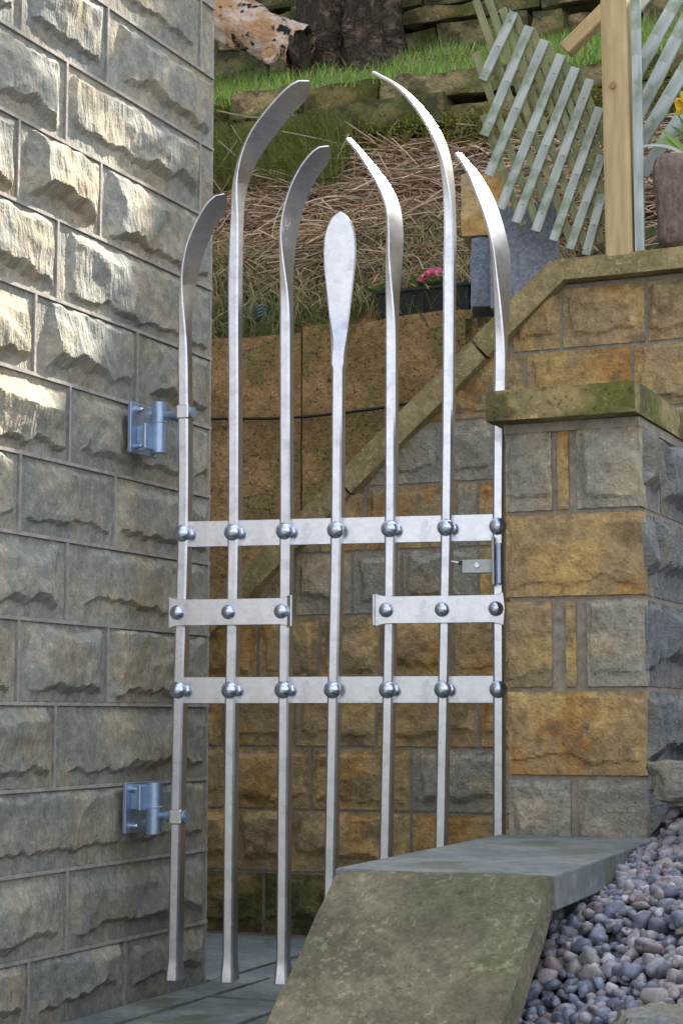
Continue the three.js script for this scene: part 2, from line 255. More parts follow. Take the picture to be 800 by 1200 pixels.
// ---- garden wall at the back with its level and sloping copings
const ZB = -5.44;
const cz0 = ZB + .045; // coping face
const slopeTop = x => x > -1.687 ? 2.172 : 2.172 + .873 * (x + 1.687);
{
  const wall = thing('garden_wall', 'ochre rock-faced sandstone garden wall with sloping coping behind the gate', 'wall', [0, 0, 0]);
  // core: outline under the coping
  const s = new THREE.Shape(); s.moveTo(-4.2, -.05); s.lineTo(3, -.05); s.lineTo(3, 2.097); s.lineTo(-1.655, 2.097); s.lineTo(-1.70, 2.054); s.lineTo(-3.9, .134); s.lineTo(-4.2, -.02);
  part('wall_core', boxUV(new THREE.ExtrudeGeometry(s, { depth: .24, bevelEnabled: false }).translate(0, 0, ZB - .246), .6), M.mortarO, wall);
  const Y = [0, .205, .41, .617, .835, 1.052, 1.262, 1.476, 1.678, 1.885, 2.085];
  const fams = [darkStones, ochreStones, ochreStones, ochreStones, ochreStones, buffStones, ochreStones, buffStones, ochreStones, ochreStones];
  const JP = { 4: [302, 374, 446, 530, 640], 5: [262, 345, 412, 470, 560, 640], 6: [300, 345, 428, 535, 560, 640, 760], 7: [415, 518, 580, 700], 8: [500, 618, 745], 9: [590], 3: [262, 345, 440, 560], 2: [270, 365, 480, 600], 1: [340, 480, 600], 0: [310, 450, 560] };
  for (let r = 0; r < 10; r++) {
    const y0 = Y[r], y1 = Y[r + 1], h = y1 - y0 - .011;
    const xs = JP[r].map(px => onZ(px, 700, ZB).x); while (xs[0] > -3.3) xs.unshift(xs[0] - rr(.2, .4)); while (xs[xs.length - 1] < -.3) xs.push(xs[xs.length - 1] + rr(.25, .45));
    if (r === 9) { xs.length = 0; xs.push(-1.99, -1.82, -1.652, -1.375, -1.05, -.6, -.2); }
    for (let k = 0; k + 1 < xs.length; k++) {
      let x0 = xs[k] + .006, x1 = xs[k + 1] - .006; const top = Math.min(slopeTop(x0) - .10, 2.085);
      const mid = slopeTop((x0 + x1) / 2) - .09; if (mid < y0 + .03) continue;
      const w = x1 - x0; let g = stoneGeo(w, h, { D: rr(.018, .034), step: .0085, mt: rr(.006, .02), mb: rr(.02, .045), ml: rr(.008, .03), mr: rr(.008, .03), tu: rr(-.3, .3), tv: rr(-.3, .3), back: .03 });
      // trim the stone to the sloping bed of the coping
      const p = g.attributes.position; let cut = false;
      for (let i = 0; i < p.count; i++) { const lim = slopeTop(x0 + p.getX(i)) - .085 - (y0 + .0055); if (p.getY(i) > lim) { p.setY(i, Math.max(lim, -.002)); p.setZ(i, Math.min(p.getZ(i), Math.max(0, .012))); cut = true; } }
      if (cut) { g.computeVertexNormals(); }
      let fam = fams[r]; const cx = pix(V((x0 + x1) / 2, y0, ZB))[0];
      if (r === 6 && w < .12) fam = buffStones; if (r === 5 && (cx > 560 || cx < 345)) fam = ochreStones; if (r === 2 && cx > 440 && cx < 580) fam = buffStones;
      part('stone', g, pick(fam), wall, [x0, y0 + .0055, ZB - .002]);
    }
  }
  // copings: level run, and the sloping run cut into lengths
  const ch = .072, cd = .34;
  for (const [a, b] of [[-1.66, -.86], [-.854, 0], [.006, 1], [1.006, 3]]) part('coping_stone', roughBlock(b - a, ch, cd, .006, .002, 12, 6, a), M.copingT, wall, [(a + b) / 2, 2.172 - ch / 2, cz0 - cd / 2]);
  const th = Math.atan(.873), cs = Math.cos(th), sn = Math.sin(th);
  const seg = [[0.0, .36], [.366, 1.0], [1.006, 1.62], [1.626, 2.2], [2.206, 2.8]];
  for (const [a, b] of seg) {
    const g = roughBlock(b - a, ch + .012, cd, .006, .002, 12, 6, a + 3); g.rotateZ(th); const m = (a + b) / 2;
    part('sloping_coping', g, M.copingT, wall, [-1.668 - m * cs + sn * ch / 2, 2.168 - m * sn - cs * (ch / 2), cz0 - cd / 2 + .002]);
  }
}
// ---- garden steps between the two walls (mostly hidden)
for (let k = 0; k < 11; k++) struct('garden_step', boxUV(box(.25, .2 + .19 * k, .68, -4.3 + .21 * k, (.2 + .19 * k) / 2 - .75, -6.015)), M.flag);
struct('upper_terrace', boxUV(box(5.1, 2.15, .66, .48, 1.0, -6.02)), M.soil);
// ---- concrete retaining wall behind
{
  const w = thing('retaining_wall', 'stained brown pebbledash concrete retaining wall behind the sloping coping', 'wall', [0, 0, 0]);
  for (const [x0, x1, dy] of [[-4.6, -3.005, 0], [-2.997, 3, .016]]) {
    const L = x1 - x0, g = new THREE.BoxGeometry(L, 2.4, .18, Math.round(L / .05), 40, 2), p = g.attributes.position;
    for (let i = 0; i < p.count; i++) { const X = p.getX(i) + x0, y = p.getY(i); if (p.getY(i) > 1.19) p.setY(i, p.getY(i) + .012 * nz(X * 8, 1) + .02 * nz(X * 2, 5)); if (p.getZ(i) > .08) p.setZ(i, p.getZ(i) + .006 * fbm3(X * 9, y * 9, 3, 3)); }
    g.computeVertexNormals(); part('panel', boxUV(g, .6), M.conc, w, [(x0 + x1) / 2, 1.045 + dy, -6.44]);
  }
}
// ---- planted bank rising behind, up to the dry stone wall, and the hillside
const BZ = [[-60, 22], [-30, 13], [-9.4, 5.9], [-8.97, 5.7], [-8.87, 4.3], [-8.6, 4.18], [-8.1, 3.98], [-7.46, 3.62], [-7.4, 3.56], [-7.3, 3.22], [-7.2, 3.17], [-6.6, 2.6], [-6.45, 2.36], [-6.35, 2.22], [-6.3, 2.19]];
const bankH = (x, z) => interp(BZ, z) - .035 * (x + 3.2) + .05 * fbm3(x * 2.2, z * 2.2, 1, 2) * smooth(-6.3, -6.6, z) + .02 * nz(x * 9, z * 9);
{
  const P = [], I = [], UV = [], xs = [], zs = []; for (let x = -9; x <= 6.001; x += .06) xs.push(x); for (let z = -6.36; z > -9.2; z -= .045) zs.push(z); zs.push(-9.6, -10.5, -12, -16, -24, -40, -60);
  xs.unshift(-14, -25, -60); xs.sort((a, b) => a - b); xs.push(12, 25, 60);
  for (const z of zs) for (const x of xs) { const xx = clamp(x, -9, 6); P.push(x, bankH(xx, z), z); UV.push(x / .8, (z + bankH(xx, z)) / .8); }
  for (let j = 0; j + 1 < zs.length; j++) for (let i = 0; i + 1 < xs.length; i++) { const a = j * xs.length + i, n = xs.length; I.push(a, a + 1, a + n + 1, a, a + n + 1, a + n); }
  const g = new THREE.BufferGeometry(); g.setAttribute('position', new THREE.Float32BufferAttribute(P, 3)); g.setAttribute('uv', new THREE.Float32BufferAttribute(UV, 2)); g.setIndex(I); g.computeVertexNormals();
  struct('garden_bank', g, M.soil);
}
// ---- stone ledge half way up the bank
function rockRow(parent, name, x0, x1, y, h, z, mats, wr, amp = .02, rad = .025) {
  let x = x0; while (x < x1) { const w = rr(...wr), hh = h * rr(.85, 1.1), d = rr(.2, .3); part(name, roughBlock(w - .008, hh, d, rad, amp, 7, 6, x * 5 + y(x)), pick(mats), parent, [x + w / 2, y(x) + hh / 2, z + rr(-.03, .03) - d / 2]); x += w; }
}
{
  const l = thing('stone_ledge', 'mossy ledge of flat stones across the planted bank below the grass', 'wall', [0, 0, 0]);
  const by = x => 3.40 - .05 * (x + 3.2);
  rockRow(l, 'stone', -3.78, 1, x => by(x) + .05, .13, -7.22, [darkStones[2], dryStones[3], dryStones[1], darkStones[0]], [.3, .75], .03, .016);
  rockRow(l, 'stone', -5.3, 1, x => by(x) - .09, .14, -7.18, darkStones, [.3, .6], .014, .014);
  rockRow(l, 'stone', -5.1, 1, x => by(x) - .25, .16, -7.15, darkStones, [.3, .55], .016, .014);
}
// ---- dry stone wall along the top
{
  const l = thing('dry_stone_wall', 'old dry stone wall of irregular grey slabs along the top of the bank', 'wall', [0, 0, 0]);
  part('wall_core', boxUV(box(9, 2.2, .3, -2.5, 4.7, -8.9)), mat(T.soil, [.25, .24, .22]), l);
  let yy = 3.95;
  for (let r = 0; yy < 5.85; r++) {
    const h = [.16, .09, .2, .1, .12, .17, .09, .13][r % 8]; let x = -6.5 + rr(0, .3);
    while (x < 1.4) {
      const big = rnd() < .15 && h > .14, w = (big ? rr(.4, .6) : rr(.16, .46)) * (h > .15 ? .9 : 1.1), hh = h * rr(.82, 1.0), d = .26;
      const g = roughBlock(w - .01, hh, d, .014, .022, 7, 6, x * 7 + r * 3.1); g.rotateZ(rr(-.05, .05));
      part('stone', g, pick(dryStones), l, [x + w / 2, yy + hh / 2 - .03 * (x + 3.2), -8.62 - d / 2 + rr(-.04, .03)]); x += w;
    }
    yy += h * .98;
  }
}
// ---- tree with two stems at the top of the bank
function trunkGeo(pts, radii, seg = 48, rad = 28, s = 0, amp = .12) {
  const c = new THREE.CatmullRomCurve3(pts), P = [], I = [], UV = [];
  for (let i = 0; i <= seg; i++) { const t = i / seg, p = c.getPoint(t), k = t * (radii.length - 1), r = lerp(radii[Math.floor(k)], radii[Math.min(radii.length - 1, Math.floor(k) + 1)], k - Math.floor(k)); const T_ = c.getTangent(t), X = V(0, 0, 1).cross(T_).normalize(), Z = V().crossVectors(T_, X); for (let j = 0; j <= rad; j++) { const a = j / rad * 6.28318, cx = Math.cos(a), sx = Math.sin(a), q = r * (1 + amp * fbm3(cx * 2.2 + s, sx * 2.2, t * 6 + s, 3)); P.push(p.x + (X.x * cx + Z.x * sx) * q, p.y + (X.y * cx + Z.y * sx) * q, p.z + (X.z * cx + Z.z * sx) * q); UV.push(j / rad * 2, c.getLength() * t / .6); } }
  for (let i = 0; i < seg; i++) for (let j = 0; j < rad; j++) { const a = i * (rad + 1) + j, n = rad + 1; I.push(a, a + n, a + n + 1, a, a + n + 1, a + 1); }
  const g = new THREE.BufferGeometry(); g.setAttribute('position', new THREE.Float32BufferAttribute(P, 3)); g.setAttribute('uv', new THREE.Float32BufferAttribute(UV, 2)); g.setIndex(I); g.computeVertexNormals(); return g;
}
{
  const t = thing('tree', 'dark rough-barked tree with two thick stems at the top of the bank', 'tree', [-3.65, 3.85, -8.25]);
  part('trunk', trunkGeo([V(-.12, 0, 0), V(-.1, .4, 0), V(-.16, 1.2, -.05), V(-.4, 2.4, -.1), V(-.5, 3.6, 0)], [.21, .16, .14, .11, .05], 60, 30, 2, .35), M.bark, t);
  part('trunk', trunkGeo([V(.15, 0, .05), V(.16, .4, .03), V(.24, 1.2, .05), V(.5, 2.4, .1), V(.6, 3.4, .1)], [.19, .145, .13, .1, .05], 60, 30, 9, .35), M.bark, t);
  const lg = []; for (let k = 0; k < 9; k++) { const a = k * 2.4, y = 1.5 + k * .22, L = rr(.9, 1.7), x = (k % 2 ? .35 : -.25); lg.push(trunkGeo([V(x, y, 0), V(x + Math.cos(a) * L * .5, y + .4, Math.sin(a) * L * .4), V(x + Math.cos(a) * L, y + .7, Math.sin(a) * L * .7)], [.05, .03, .01], 10, 7, k)); }
  lg.push(trunkGeo([V(.2, 1.0, .05), V(.9, 1.5, -.1), V(1.7, 1.7, -.25), V(2.2, 1.9, -.3)], [.07, .05, .03, .012], 14, 8, 40)); part('limb', lg, M.bark, t);
  const lv = [], q = new THREE.PlaneGeometry(.09, .055); const m4 = new THREE.Matrix4(), e = new THREE.Euler(), Q = new THREE.Quaternion();
  for (let k = 0; k < 60; k++) {
    const cx = rr(-1.9, 1.95), cy = rr(1.15, 3.4), czz = rr(-1.2, 1.0), r = rr(.25, .45); if (Math.hypot(cx / 2.1, (cy - 2.3) / 1.3, czz / 1.4) > 1.15) continue;
    for (let i = 0; i < 150; i++) { const d = V(rr(-1, 1), rr(-1, 1), rr(-1, 1)); if (d.length() > 1) continue; Q.setFromEuler(e.set(rr(0, 6), rr(0, 6), rr(0, 6))); lv.push(q.clone().applyMatrix4(m4.compose(V(cx + d.x * r, cy + d.y * r * .8, czz + d.z * r), Q, V(1, 1, 1).multiplyScalar(rr(.7, 1.3))))); }
  }
  for (let k = 0; k < 50; k++) { const cx = rr(1.3, 2.5), cy = rr(1.35, 3.0), cz = rr(-.6, .1), r = rr(.2, .32); for (let i = 0; i < 190; i++) { const d = V(rr(-1, 1), rr(-1, 1), rr(-1, 1)); if (d.length() > 1) continue; Q.setFromEuler(e.set(rr(0, 6), rr(0, 6), rr(0, 6))); lv.push(q.clone().applyMatrix4(m4.compose(V(cx + d.x * r, cy + d.y * r * .8, cz + d.z * r), Q, V(1, 1, 1).multiplyScalar(rr(.7, 1.3))))); } }
  part('crown', lv, M.crown, t);
}
// ---- log lying beside it
{
  const A = onZ(215, -14, -8.0), B = onZ(290, 32, -7.95), C = onZ(352, 58, -7.93), l = thing('log', 'pale birch log lying on the grass left of the dark tree', 'log', [B.x, B.y, -7.95]);
  const r = p => p.clone().sub(l.position);
  part('bark', trunkGeo([r(A).addScaledVector(r(A), .8), r(A), V(0, 0, 0), r(C)], [.13, .135, .13, .115], 60, 36, 4, .2), M.birch, l);
  part('cut_end', new THREE.SphereGeometry(.115, 24, 12).scale(.3, 1, 1).translate(r(C).x - .005, r(C).y, r(C).z), M.bark, l);
  const kp = r(onZ(317, 62, -7.82)); part('knot', new THREE.TorusGeometry(.036, .017, 10, 20).scale(1, 1.15, .8).translate(kp.x, kp.y, kp.z), M.birch, l); part('knot', new THREE.SphereGeometry(.03, 14, 10).scale(1, 1.1, .4).translate(kp.x, kp.y, kp.z), M.cut, l);
}

// ================================================================ PIER, LOW WALL, PEBBLES
const ZP = -4.005, PX0 = -1.358, PX1 = -1.034;
{
  const p = thing('stone_pier', 'square sandstone gate pier with mossy flat cap right of the gate', 'pier', [0, 0, 0]);
  const Dp = .46;
  part('pier_core', boxUV(box(PX1 - PX0 - .012, 1.25, Dp - .01, (PX0 + PX1) / 2, .76, ZP - .002 - Dp / 2), .6), M.mortarO, p);
  const yAt = py => onZ(592, py, ZP).y; const Y = [yAt(1010), yAt(910), yAt(808), yAt(703), yAt(603), yAt(500)];
  const xAt = px => onZ(px, 740, ZP).x;
  const rows = [[[592, 665, 2], [675, 752, 2]], [[592, 752, 0]], [[590, 646, 1], [662, 674, 0], [687, 748, 2]], [[590, 744, 0]], [[588, 648, 2], [655, 668, 0], [678, 744, 2]]];
  rows.forEach((row, r) => row.forEach(([a, b, f], k) => {
    const x0 = Math.max(xAt(a), PX0), x1 = Math.min(k === row.length - 1 ? PX1 : xAt(b), PX1), w = x1 - x0, h = Y[r + 1] - Y[r] - .012;
    const g = stoneGeo(w, h, { D: w < .06 ? .006 : rr(.012, .022), step: .005, mt: .01, mb: rr(.012, .03), ml: .006, mr: .006, tu: rr(-.2, .2), tv: rr(-.2, .2), back: .05, ks: .9, kt: .8 });
    part('stone', g, f === 0 ? ochreStones[[0, 2][r & 1]] : f === 1 ? ochreStones[3] : pick(buffStones), p, [x0, Y[r] + .006, ZP]);
  }));
  for (let r = 0; r < 5; r++) { // right-hand face
    const h = Y[r + 1] - Y[r] - .012; let u = .0; const ws = r & 1 ? [.13, .3] : [.2, .25];
    for (const w of ws) { const g = stoneGeo(w - .012, h, { D: rr(.03, .045), step: .006, mt: .01, mb: rr(.03, .06), ml: .012, mr: .012, back: .03 }); g.rotateY(Math.PI / 2); part('stone', g, pick(blueStones), p, [PX1 - .004, Y[r] + .006, ZP - u - .008]); u += w; }
    const g2 = stoneGeo(.42, h, { D: .02, step: .02, back: .02 }); g2.rotateY(-Math.PI / 2); part('stone', g2, pick(buffStones), p, [PX0 + .004, Y[r] + .006, ZP - .44]);
  }
  const a = onZ(567, 458, -3.945), b = onZ(744, 447, -3.945), lo = onZ(567, 495, -3.945).y, cw = b.x - a.x;
  const cg = roughBlock(cw, a.y - lo, .60, .006, .0025, 10, 6, 3); part('cap', cg, M.coping, p, [(a.x + b.x) / 2, (a.y + lo) / 2, -3.945 - .30]);
  part('cap_bed', boxUV(box(PX1 - PX0 + .004, .022, Dp, (PX0 + PX1) / 2, lo - .012, ZP - Dp / 2 + .006), .6), M.mortarO, p);
}
const YS = .449;
{
  const w = thing('low_wall', 'low wall with flat top slab and steeply sloping coping slab in the foreground', 'wall', [0, 0, 0]);
  const x0 = -1.335, x1 = -.95, zf = -2.99, t = .062, th = Math.atan(.79);
  // flat slab: quadrilateral with a slanted back right corner
  const s = new THREE.Shape(); s.moveTo(x0, 2.985); s.lineTo(x1 + .01, 3.003); s.lineTo(-1.0, 3.9); s.lineTo(-1.02, 3.965); s.lineTo(-1.366, 3.965); s.closePath();
  const g = new THREE.ExtrudeGeometry(s, { depth: t - .008, bevelEnabled: true, bevelThickness: .004, bevelSize: .004, bevelSegments: 2 }).rotateX(-Math.PI / 2); // shape y -> -z
  part('flat_slab', boxUV(g, .6), M.slabTop, w, [0, YS - t + .004, 0]);
  const L = 1.0, g2 = new THREE.BoxGeometry(x1 - x0 + .01, t, L, 24, 4, 60); const pp = g2.attributes.position;
  for (let i = 0; i < pp.count; i++) { const X = pp.getX(i), Z = pp.getZ(i); if (pp.getY(i) > .03) pp.setY(i, pp.getY(i) + .003 * fbm3(X * 10, Z * 10, 2, 3) - .003); if (Math.abs(X) > .19) pp.setX(i, X + .004 * nz(Z * 9, X * 4)); }
  g2.computeVertexNormals(); const gs = boxUV(g2, .6); gs.translate(0, -t / 2, L / 2); gs.rotateX(th);
  part('sloping_slab', gs, M.slab, w, [(x0 + x1) / 2 + .005, YS, -2.984]);
  // body of the wall below
  const b = new THREE.Shape(); b.moveTo(3.96, -.8); b.lineTo(3.96, YS - t - .004); b.lineTo(2.98, YS - t - .004); b.lineTo(2.2, YS - t - .004 - .62 - .03); b.lineTo(2.2, -.8); b.closePath();
  const bg = new THREE.ExtrudeGeometry(b, { depth: .24, bevelEnabled: false }).rotateY(Math.PI / 2).translate(-1.26, 0, 0); // x -> -z
  part('wall_body', boxUV(bg, .6), blueStones[1], w);
  for (const [z0, z1, y0, y1] of [[-3.75, -3.4, .2, .38], [-3.39, -3.04, .19, .38], [-3.03, -2.72, .0, .17], [-3.5, -3.04, -.01, .18]]) { const h = y1 - y0 - .01, ww = z1 - z0 - .012; const q = stoneGeo(ww, h, { D: .02, step: .008, mb: .02, back: .02 }); q.rotateY(Math.PI / 2); part('stone', q, pick(blueStones), w, [-1.022, y0, z1]); }
}
const HZ = [[-5.4, .85], [-4.3, .58], [-3.99, .45], [-3.6, .41], [-3.25, .345], [-3.09, .27], [-2.95, .19], [-2.6, .04], [-1.9, -.4], [-1.2, -.86], [2, -.9]];
const bedH = (x, z) => interp(HZ, z) + .34 * clamp(x + .98, -.2, 1.6) + .07 * smooth(-.95, -.9, x) * smooth(-3.66, -3.74, z) + .02 * nz(x * 4, z * 4);
{
  const P = [], I = [], UV = [], nx = 60, nzn = 100; for (let j = 0; j <= nzn; j++) for (let i = 0; i <= nx; i++) { const x = lerp(-1.02, 3, Math.pow(i / nx, 1.6)), z = lerp(-5.4, -1.1, j / nzn); P.push(x, bedH(x, z) - .018, z); UV.push(x, z); }
  for (let j = 0; j < nzn; j++) for (let i = 0; i < nx; i++) { const a = j * (nx + 1) + i; I.push(a, a + nx + 1, a + nx + 2, a, a + nx + 2, a + 1); }
  const g = new THREE.BufferGeometry(); g.setAttribute('position', new THREE.Float32BufferAttribute(P, 3)); g.setAttribute('uv', new THREE.Float32BufferAttribute(UV, 2)); g.setIndex(I); g.computeVertexNormals();
  const bed = struct('pebble_bed', g, mat(T.block, [.16, .155, .16]));
  const pg = []; for (let k = 0; k < 10; k++) { let q = new THREE.IcosahedronGeometry(1, 3); q.deleteAttribute('uv'); q.deleteAttribute('normal'); q = mergeVertices(q); const p = q.attributes.position, sx = rr(1.0, 1.55), sy = rr(.5, .85), sz = rr(.75, 1.05); for (let i = 0; i < p.count; i++) { const v = V(p.getX(i), p.getY(i), p.getZ(i)); const e = 1 + .34 * nz(v.x * 1.1 + k * 7, v.y * .9, v.z * .9) + .05 * nz(v.x * 2.5, v.y * 2.5 + k, v.z * 2.5); p.setXYZ(i, v.x * sx * e, v.y * sy * e, v.z * sz * e); } q.computeVertexNormals(); q = boxUV(q, 8); pg.push(q); }
  const cols = [[.31, .30, .33], [.24, .25, .30], [.36, .34, .36], [.40, .35, .33], [.17, .18, .23], [.55, .53, .52], [.33, .30, .27], [.27, .30, .36], [.36, .27, .26], [.21, .23, .29], [.30, .31, .34]];
  const pm = cols.map(c => mat(T.rough.clone(), c.map(x => x * 1.0), { roughness: .5 })); pm.forEach(m => { m.map.colorSpace = THREE.SRGBColorSpace; m.map.needsUpdate = true; });
  { const t0 = tex(256, (u, v) => mul([.95, .94, .96], .72 + .3 * f32(u, v) + .18 * (f128(u, v) - .5))); pm.forEach(m => { m.map = t0; }); }
  const C = [];
  for (let z = -5.2; z < -2.2; z += .0175) for (let x = -1.0; x < .35; x += .0175) {
    const X = x + rr(-.012, .012), Z = z + rr(-.012, .012); if (X < -.975 && Z > -3.95) { if (Z > -2.9) continue; }
    if (Z < -3.99 && X < -1.0 + .03) continue; const r = rnd() < .2 ? rr(.014, .0205) : rr(.007, .0135);
    const p = V(X, bedH(X, Z) + rr(-.012, .008), Z); const [px, py, d] = pix(p); const vis = px > 560 && px < 815 && py > 850 && py < 1215;
    C.push({ p, r, vis, key: vis ? r / d : 0, q: new THREE.Quaternion().setFromEuler(new THREE.Euler(rr(-.8, .8), rr(0, 6.3), rr(-.8, .8))) });
  }
  C.sort((a, b) => b.key - a.key);
  C.slice(0, 300).forEach(c => { const m = part('pebble', pick(pg), pick(pm), bed); m.position.copy(c.p); m.quaternion.copy(c.q); m.scale.setScalar(c.r); });
  const rest = C.slice(300), m4 = new THREE.Matrix4(), cc = new THREE.Color();
  const im = new THREE.InstancedMesh(pg[0], mat(pm[0].map, [1, 1, 1], { roughness: .62 }), rest.length); im.name = 'pebbles'; im.userData.kind = 'stuff'; shade(im);
  rest.forEach((c, i) => { im.setMatrixAt(i, m4.compose(c.p, c.q, V(c.r, c.r, c.r))); const k = pick(cols); im.setColorAt(i, cc.setRGB(...k.map(x => x * .95))); }); bed.add(im);
}
// boulders
function boulder(w, h, d, s, m) { let g = new THREE.IcosahedronGeometry(1, 12); g.deleteAttribute('uv'); g.deleteAttribute('normal'); g = mergeVertices(g); const p = g.attributes.position; for (let i = 0; i < p.count; i++) { let x = p.getX(i), y = p.getY(i), z = p.getZ(i); const bx = v => Math.sign(v) * Math.pow(Math.abs(v), .6); const e = 1 + .18 * fbm3(x * 1.3 + s, y * 1.3, z * 1.3, 4); p.setXYZ(i, bx(x) * w / 2 * e * .85, bx(y) * h / 2 * e * .85, bx(z) * d / 2 * e * .85); } g = toCreasedNormals(g, .5); return boxUV(g, .6); }
{
  const b1 = single('boulder', boulder(.26, .11, .16, 3), blueStones[0], 'squarish mossy stone holding back pebbles beside the pier', 'boulder'); const p1 = onZ(824, 914, -3.72); b1.position.set(p1.x, p1.y - .005, -3.72);
  const b2 = single('boulder', boulder(.36, .26, .3, 8), blueStones[1], 'large dark rounded boulder at the lower edge of the pebble bed', 'boulder'); const p2 = onZ(800, 1160, -2.62); b2.position.set(p2.x + .06, p2.y - .125, -2.62);
}

// ================================================================ THE GATE
const GA = V(-2.214, 0, -3.943), GD = V(-1.414 + 2.214, 0, -4.106 + 3.943).normalize(), GN = V(-GD.z, 0, GD.x);
const gp = (px, py) => { const p = onPlane(px, py, GA, GN).sub(GA); return [p.dot(GD), p.y]; };
const gate = thing('metal_gate', 'galvanised steel gate of seven tall curved bars with riveted rails', 'gate', [GA.x, 0, GA.z]);
gate.quaternion.setFromRotationMatrix(new THREE.Matrix4().makeBasis(GD, V(0, 1, 0), GN));
// swept bar in gate space (x along the gate, y up, z to the front)
function sweep(pts, sect, n = 110) {
  const c = new THREE.CatmullRomCurve3(pts, false, 'centripetal'), P = [], I = [], UV = [], L = c.getLength();
  let prev = 0, K = 8;
  for (let i = 0; i <= n; i++) {
    const t = i / n, p = c.getPointAt(t), Tn = c.getTangentAt(t), S = V().crossVectors(Tn, V(0, 0, 1)).normalize(), Nn = V().crossVectors(S, Tn).normalize();
    const { w, d, tw, b = .17 } = sect(t); const X = S.clone().multiplyScalar(Math.cos(tw)).addScaledVector(Nn, Math.sin(tw)), Z = Nn.clone().multiplyScalar(Math.cos(tw)).addScaledVector(S, -Math.sin(tw));
    const bv = Math.min(w, d) * b, hw = w / 2, hd = d / 2; const Q = [[hw, -hd + bv], [hw, hd - bv], [hw - bv, hd], [-hw + bv, hd], [-hw, hd - bv], [-hw, -hd + bv], [-hw + bv, -hd], [hw - bv, -hd]];
    for (const [a, e] of Q) { P.push(p.x + X.x * a + Z.x * e, p.y + X.y * a + Z.y * e, p.z + X.z * a + Z.z * e); UV.push((a + e + p.x * 3) / .3, L * t / .3); }
  }
  for (let i = 0; i < n; i++) for (let j = 0; j < K; j++) { const a = i * K + j, b = i * K + (j + 1) % K; I.push(a, b, b + K, a, b + K, a + K); }
  for (let j = 1; j + 1 < K; j++) { I.push(0, j + 1, j); const e = n * K; I.push(e, e + j, e + j + 1); }
  const g = new THREE.BufferGeometry(); g.setAttribute('position', new THREE.Float32BufferAttribute(P, 3)); g.setAttribute('uv', new THREE.Float32BufferAttribute(UV, 2)); g.setIndex(I); return toCreasedNormals(g, .55);
}
const BW = .026, BD = .05;
const barPix = [
  [[205.5, 1148], [212, 810], [217, 624], [217.5, 480], [217, 400], [218.5, 350], [223, 315], [231, 285], [245, 255], [264, 228]],
  [[269.5, 1150], [272.5, 808], [275.5, 624], [276, 480], [276, 330], [277.5, 260], [281, 218], [290, 188], [304, 161], [322, 137], [341, 116], [363, 96]],
  [[332, 1148], [334.5, 808], [336, 622], [336, 480], [336, 360], [336, 305], [338, 272], [343.5, 244], [352, 219], [364, 198], [386, 172]],
  null,
  [[449, 1100], [456, 808], [458.5, 620], [459, 480], [459.5, 360], [461, 310], [462.5, 275], [460, 245], [451, 221], [436, 198], [421, 178], [408, 163]],
  [[514, 1100], [520.5, 812], [524, 618], [525.5, 480], [526.5, 330], [527, 260], [525, 215], [519, 180], [507, 151], [486, 121], [464, 100], [437, 85]],
  [[584, 1100], [585, 811], [584.5, 615], [585.5, 480], [587, 390], [588, 335], [585.5, 292], [578, 260], [567, 230], [554, 204], [536, 180]]];
const tip = (t, t0) => t < t0 ? 1 : Math.sqrt(Math.max(.02, 1 - Math.pow((t - t0) / (1 - t0), 2)));
const foot = t => 1 + .3 * smooth(.025, 0, t);
const sects = [
  t => ({ w: lerp(BW, .006, smooth(.76, .9, t)) * foot(t), d: lerp(BD, .066, smooth(.80, .93, t)) * tip(t, .975) * foot(t), tw: .48 * smooth(.78, .92, t) }),
  t => ({ w: lerp(BW, .006, smooth(.78, .92, t)) * foot(t), d: lerp(BD, .072, smooth(.80, .94, t)) * tip(t, .975) * foot(t), tw: .5 * smooth(.80, .93, t) }),
  t => ({ w: lerp(BW, .006, smooth(.76, .9, t)) * foot(t), d: lerp(BD, .066, smooth(.80, .92, t)) * tip(t, .975) * foot(t), tw: .52 * smooth(.78, .9, t) }),
  null,
  t => ({ w: lerp(BW, .007, smooth(.72, .9, t)), d: lerp(BD, .064, smooth(.74, .86, t)) * lerp(1, .35, smooth(.9, 1, t)), tw: .44 * smooth(.74, .86, t) }),
  t => ({ w: lerp(BW, .007, smooth(.76, .92, t)), d: lerp(BD, .056, smooth(.78, .9, t)) * lerp(1, .3, smooth(.9, 1, t)), tw: .38 * smooth(.78, .9, t) }),
  t => ({ w: lerp(BW, .007, smooth(.72, .9, t)), d: lerp(BD, .078, smooth(.74, .9, t)) * lerp(1, .4, smooth(.93, 1, t)), tw: .44 * smooth(.72, .84, t) })];
const barX = [];
barPix.forEach((pp, i) => {
  if (!pp) { // middle bar with a leaf-shaped blade
    const b0 = gp(397, 430), bt = gp(398.5, 249), bb = gp(386, 1148);
    const path = [V(bb[0], .079, 0), V(gp(392, 808)[0], gp(392, 808)[1], 0), V(gp(395.6, 621)[0], gp(395.6, 621)[1], 0), V(b0[0], b0[1], 0), V(bt[0], bt[1], 0)];
    const tb = (b0[1] - .079) / (bt[1] - .079), prof = [[0, .026], [.08, .026], [.18, .032], [.33, .044], [.5, .056], [.64, .066], [.75, .0695], [.86, .064], [.93, .05], [.975, .03], [1, .008]];
    part('bar', sweep(path, t => { const q = (t - tb) / (1 - tb); return q <= 0 ? { w: BW * foot(t), d: BD * foot(t), tw: 0 } : { w: interp(prof, q) * 1.22, d: lerp(BD, .009, smooth(0, .35, q)), tw: 0, b: lerp(.12, .35, smooth(0, .3, q)) }; }, 160), M.galv, gate); return;
  }
  const pts = pp.map(([x, y]) => gp(x, y)); pts[0][1] = .079; part('bar', sweep(pts.map(([a, b]) => V(a, b, 0)), sects[i]), M.galv, gate);
});
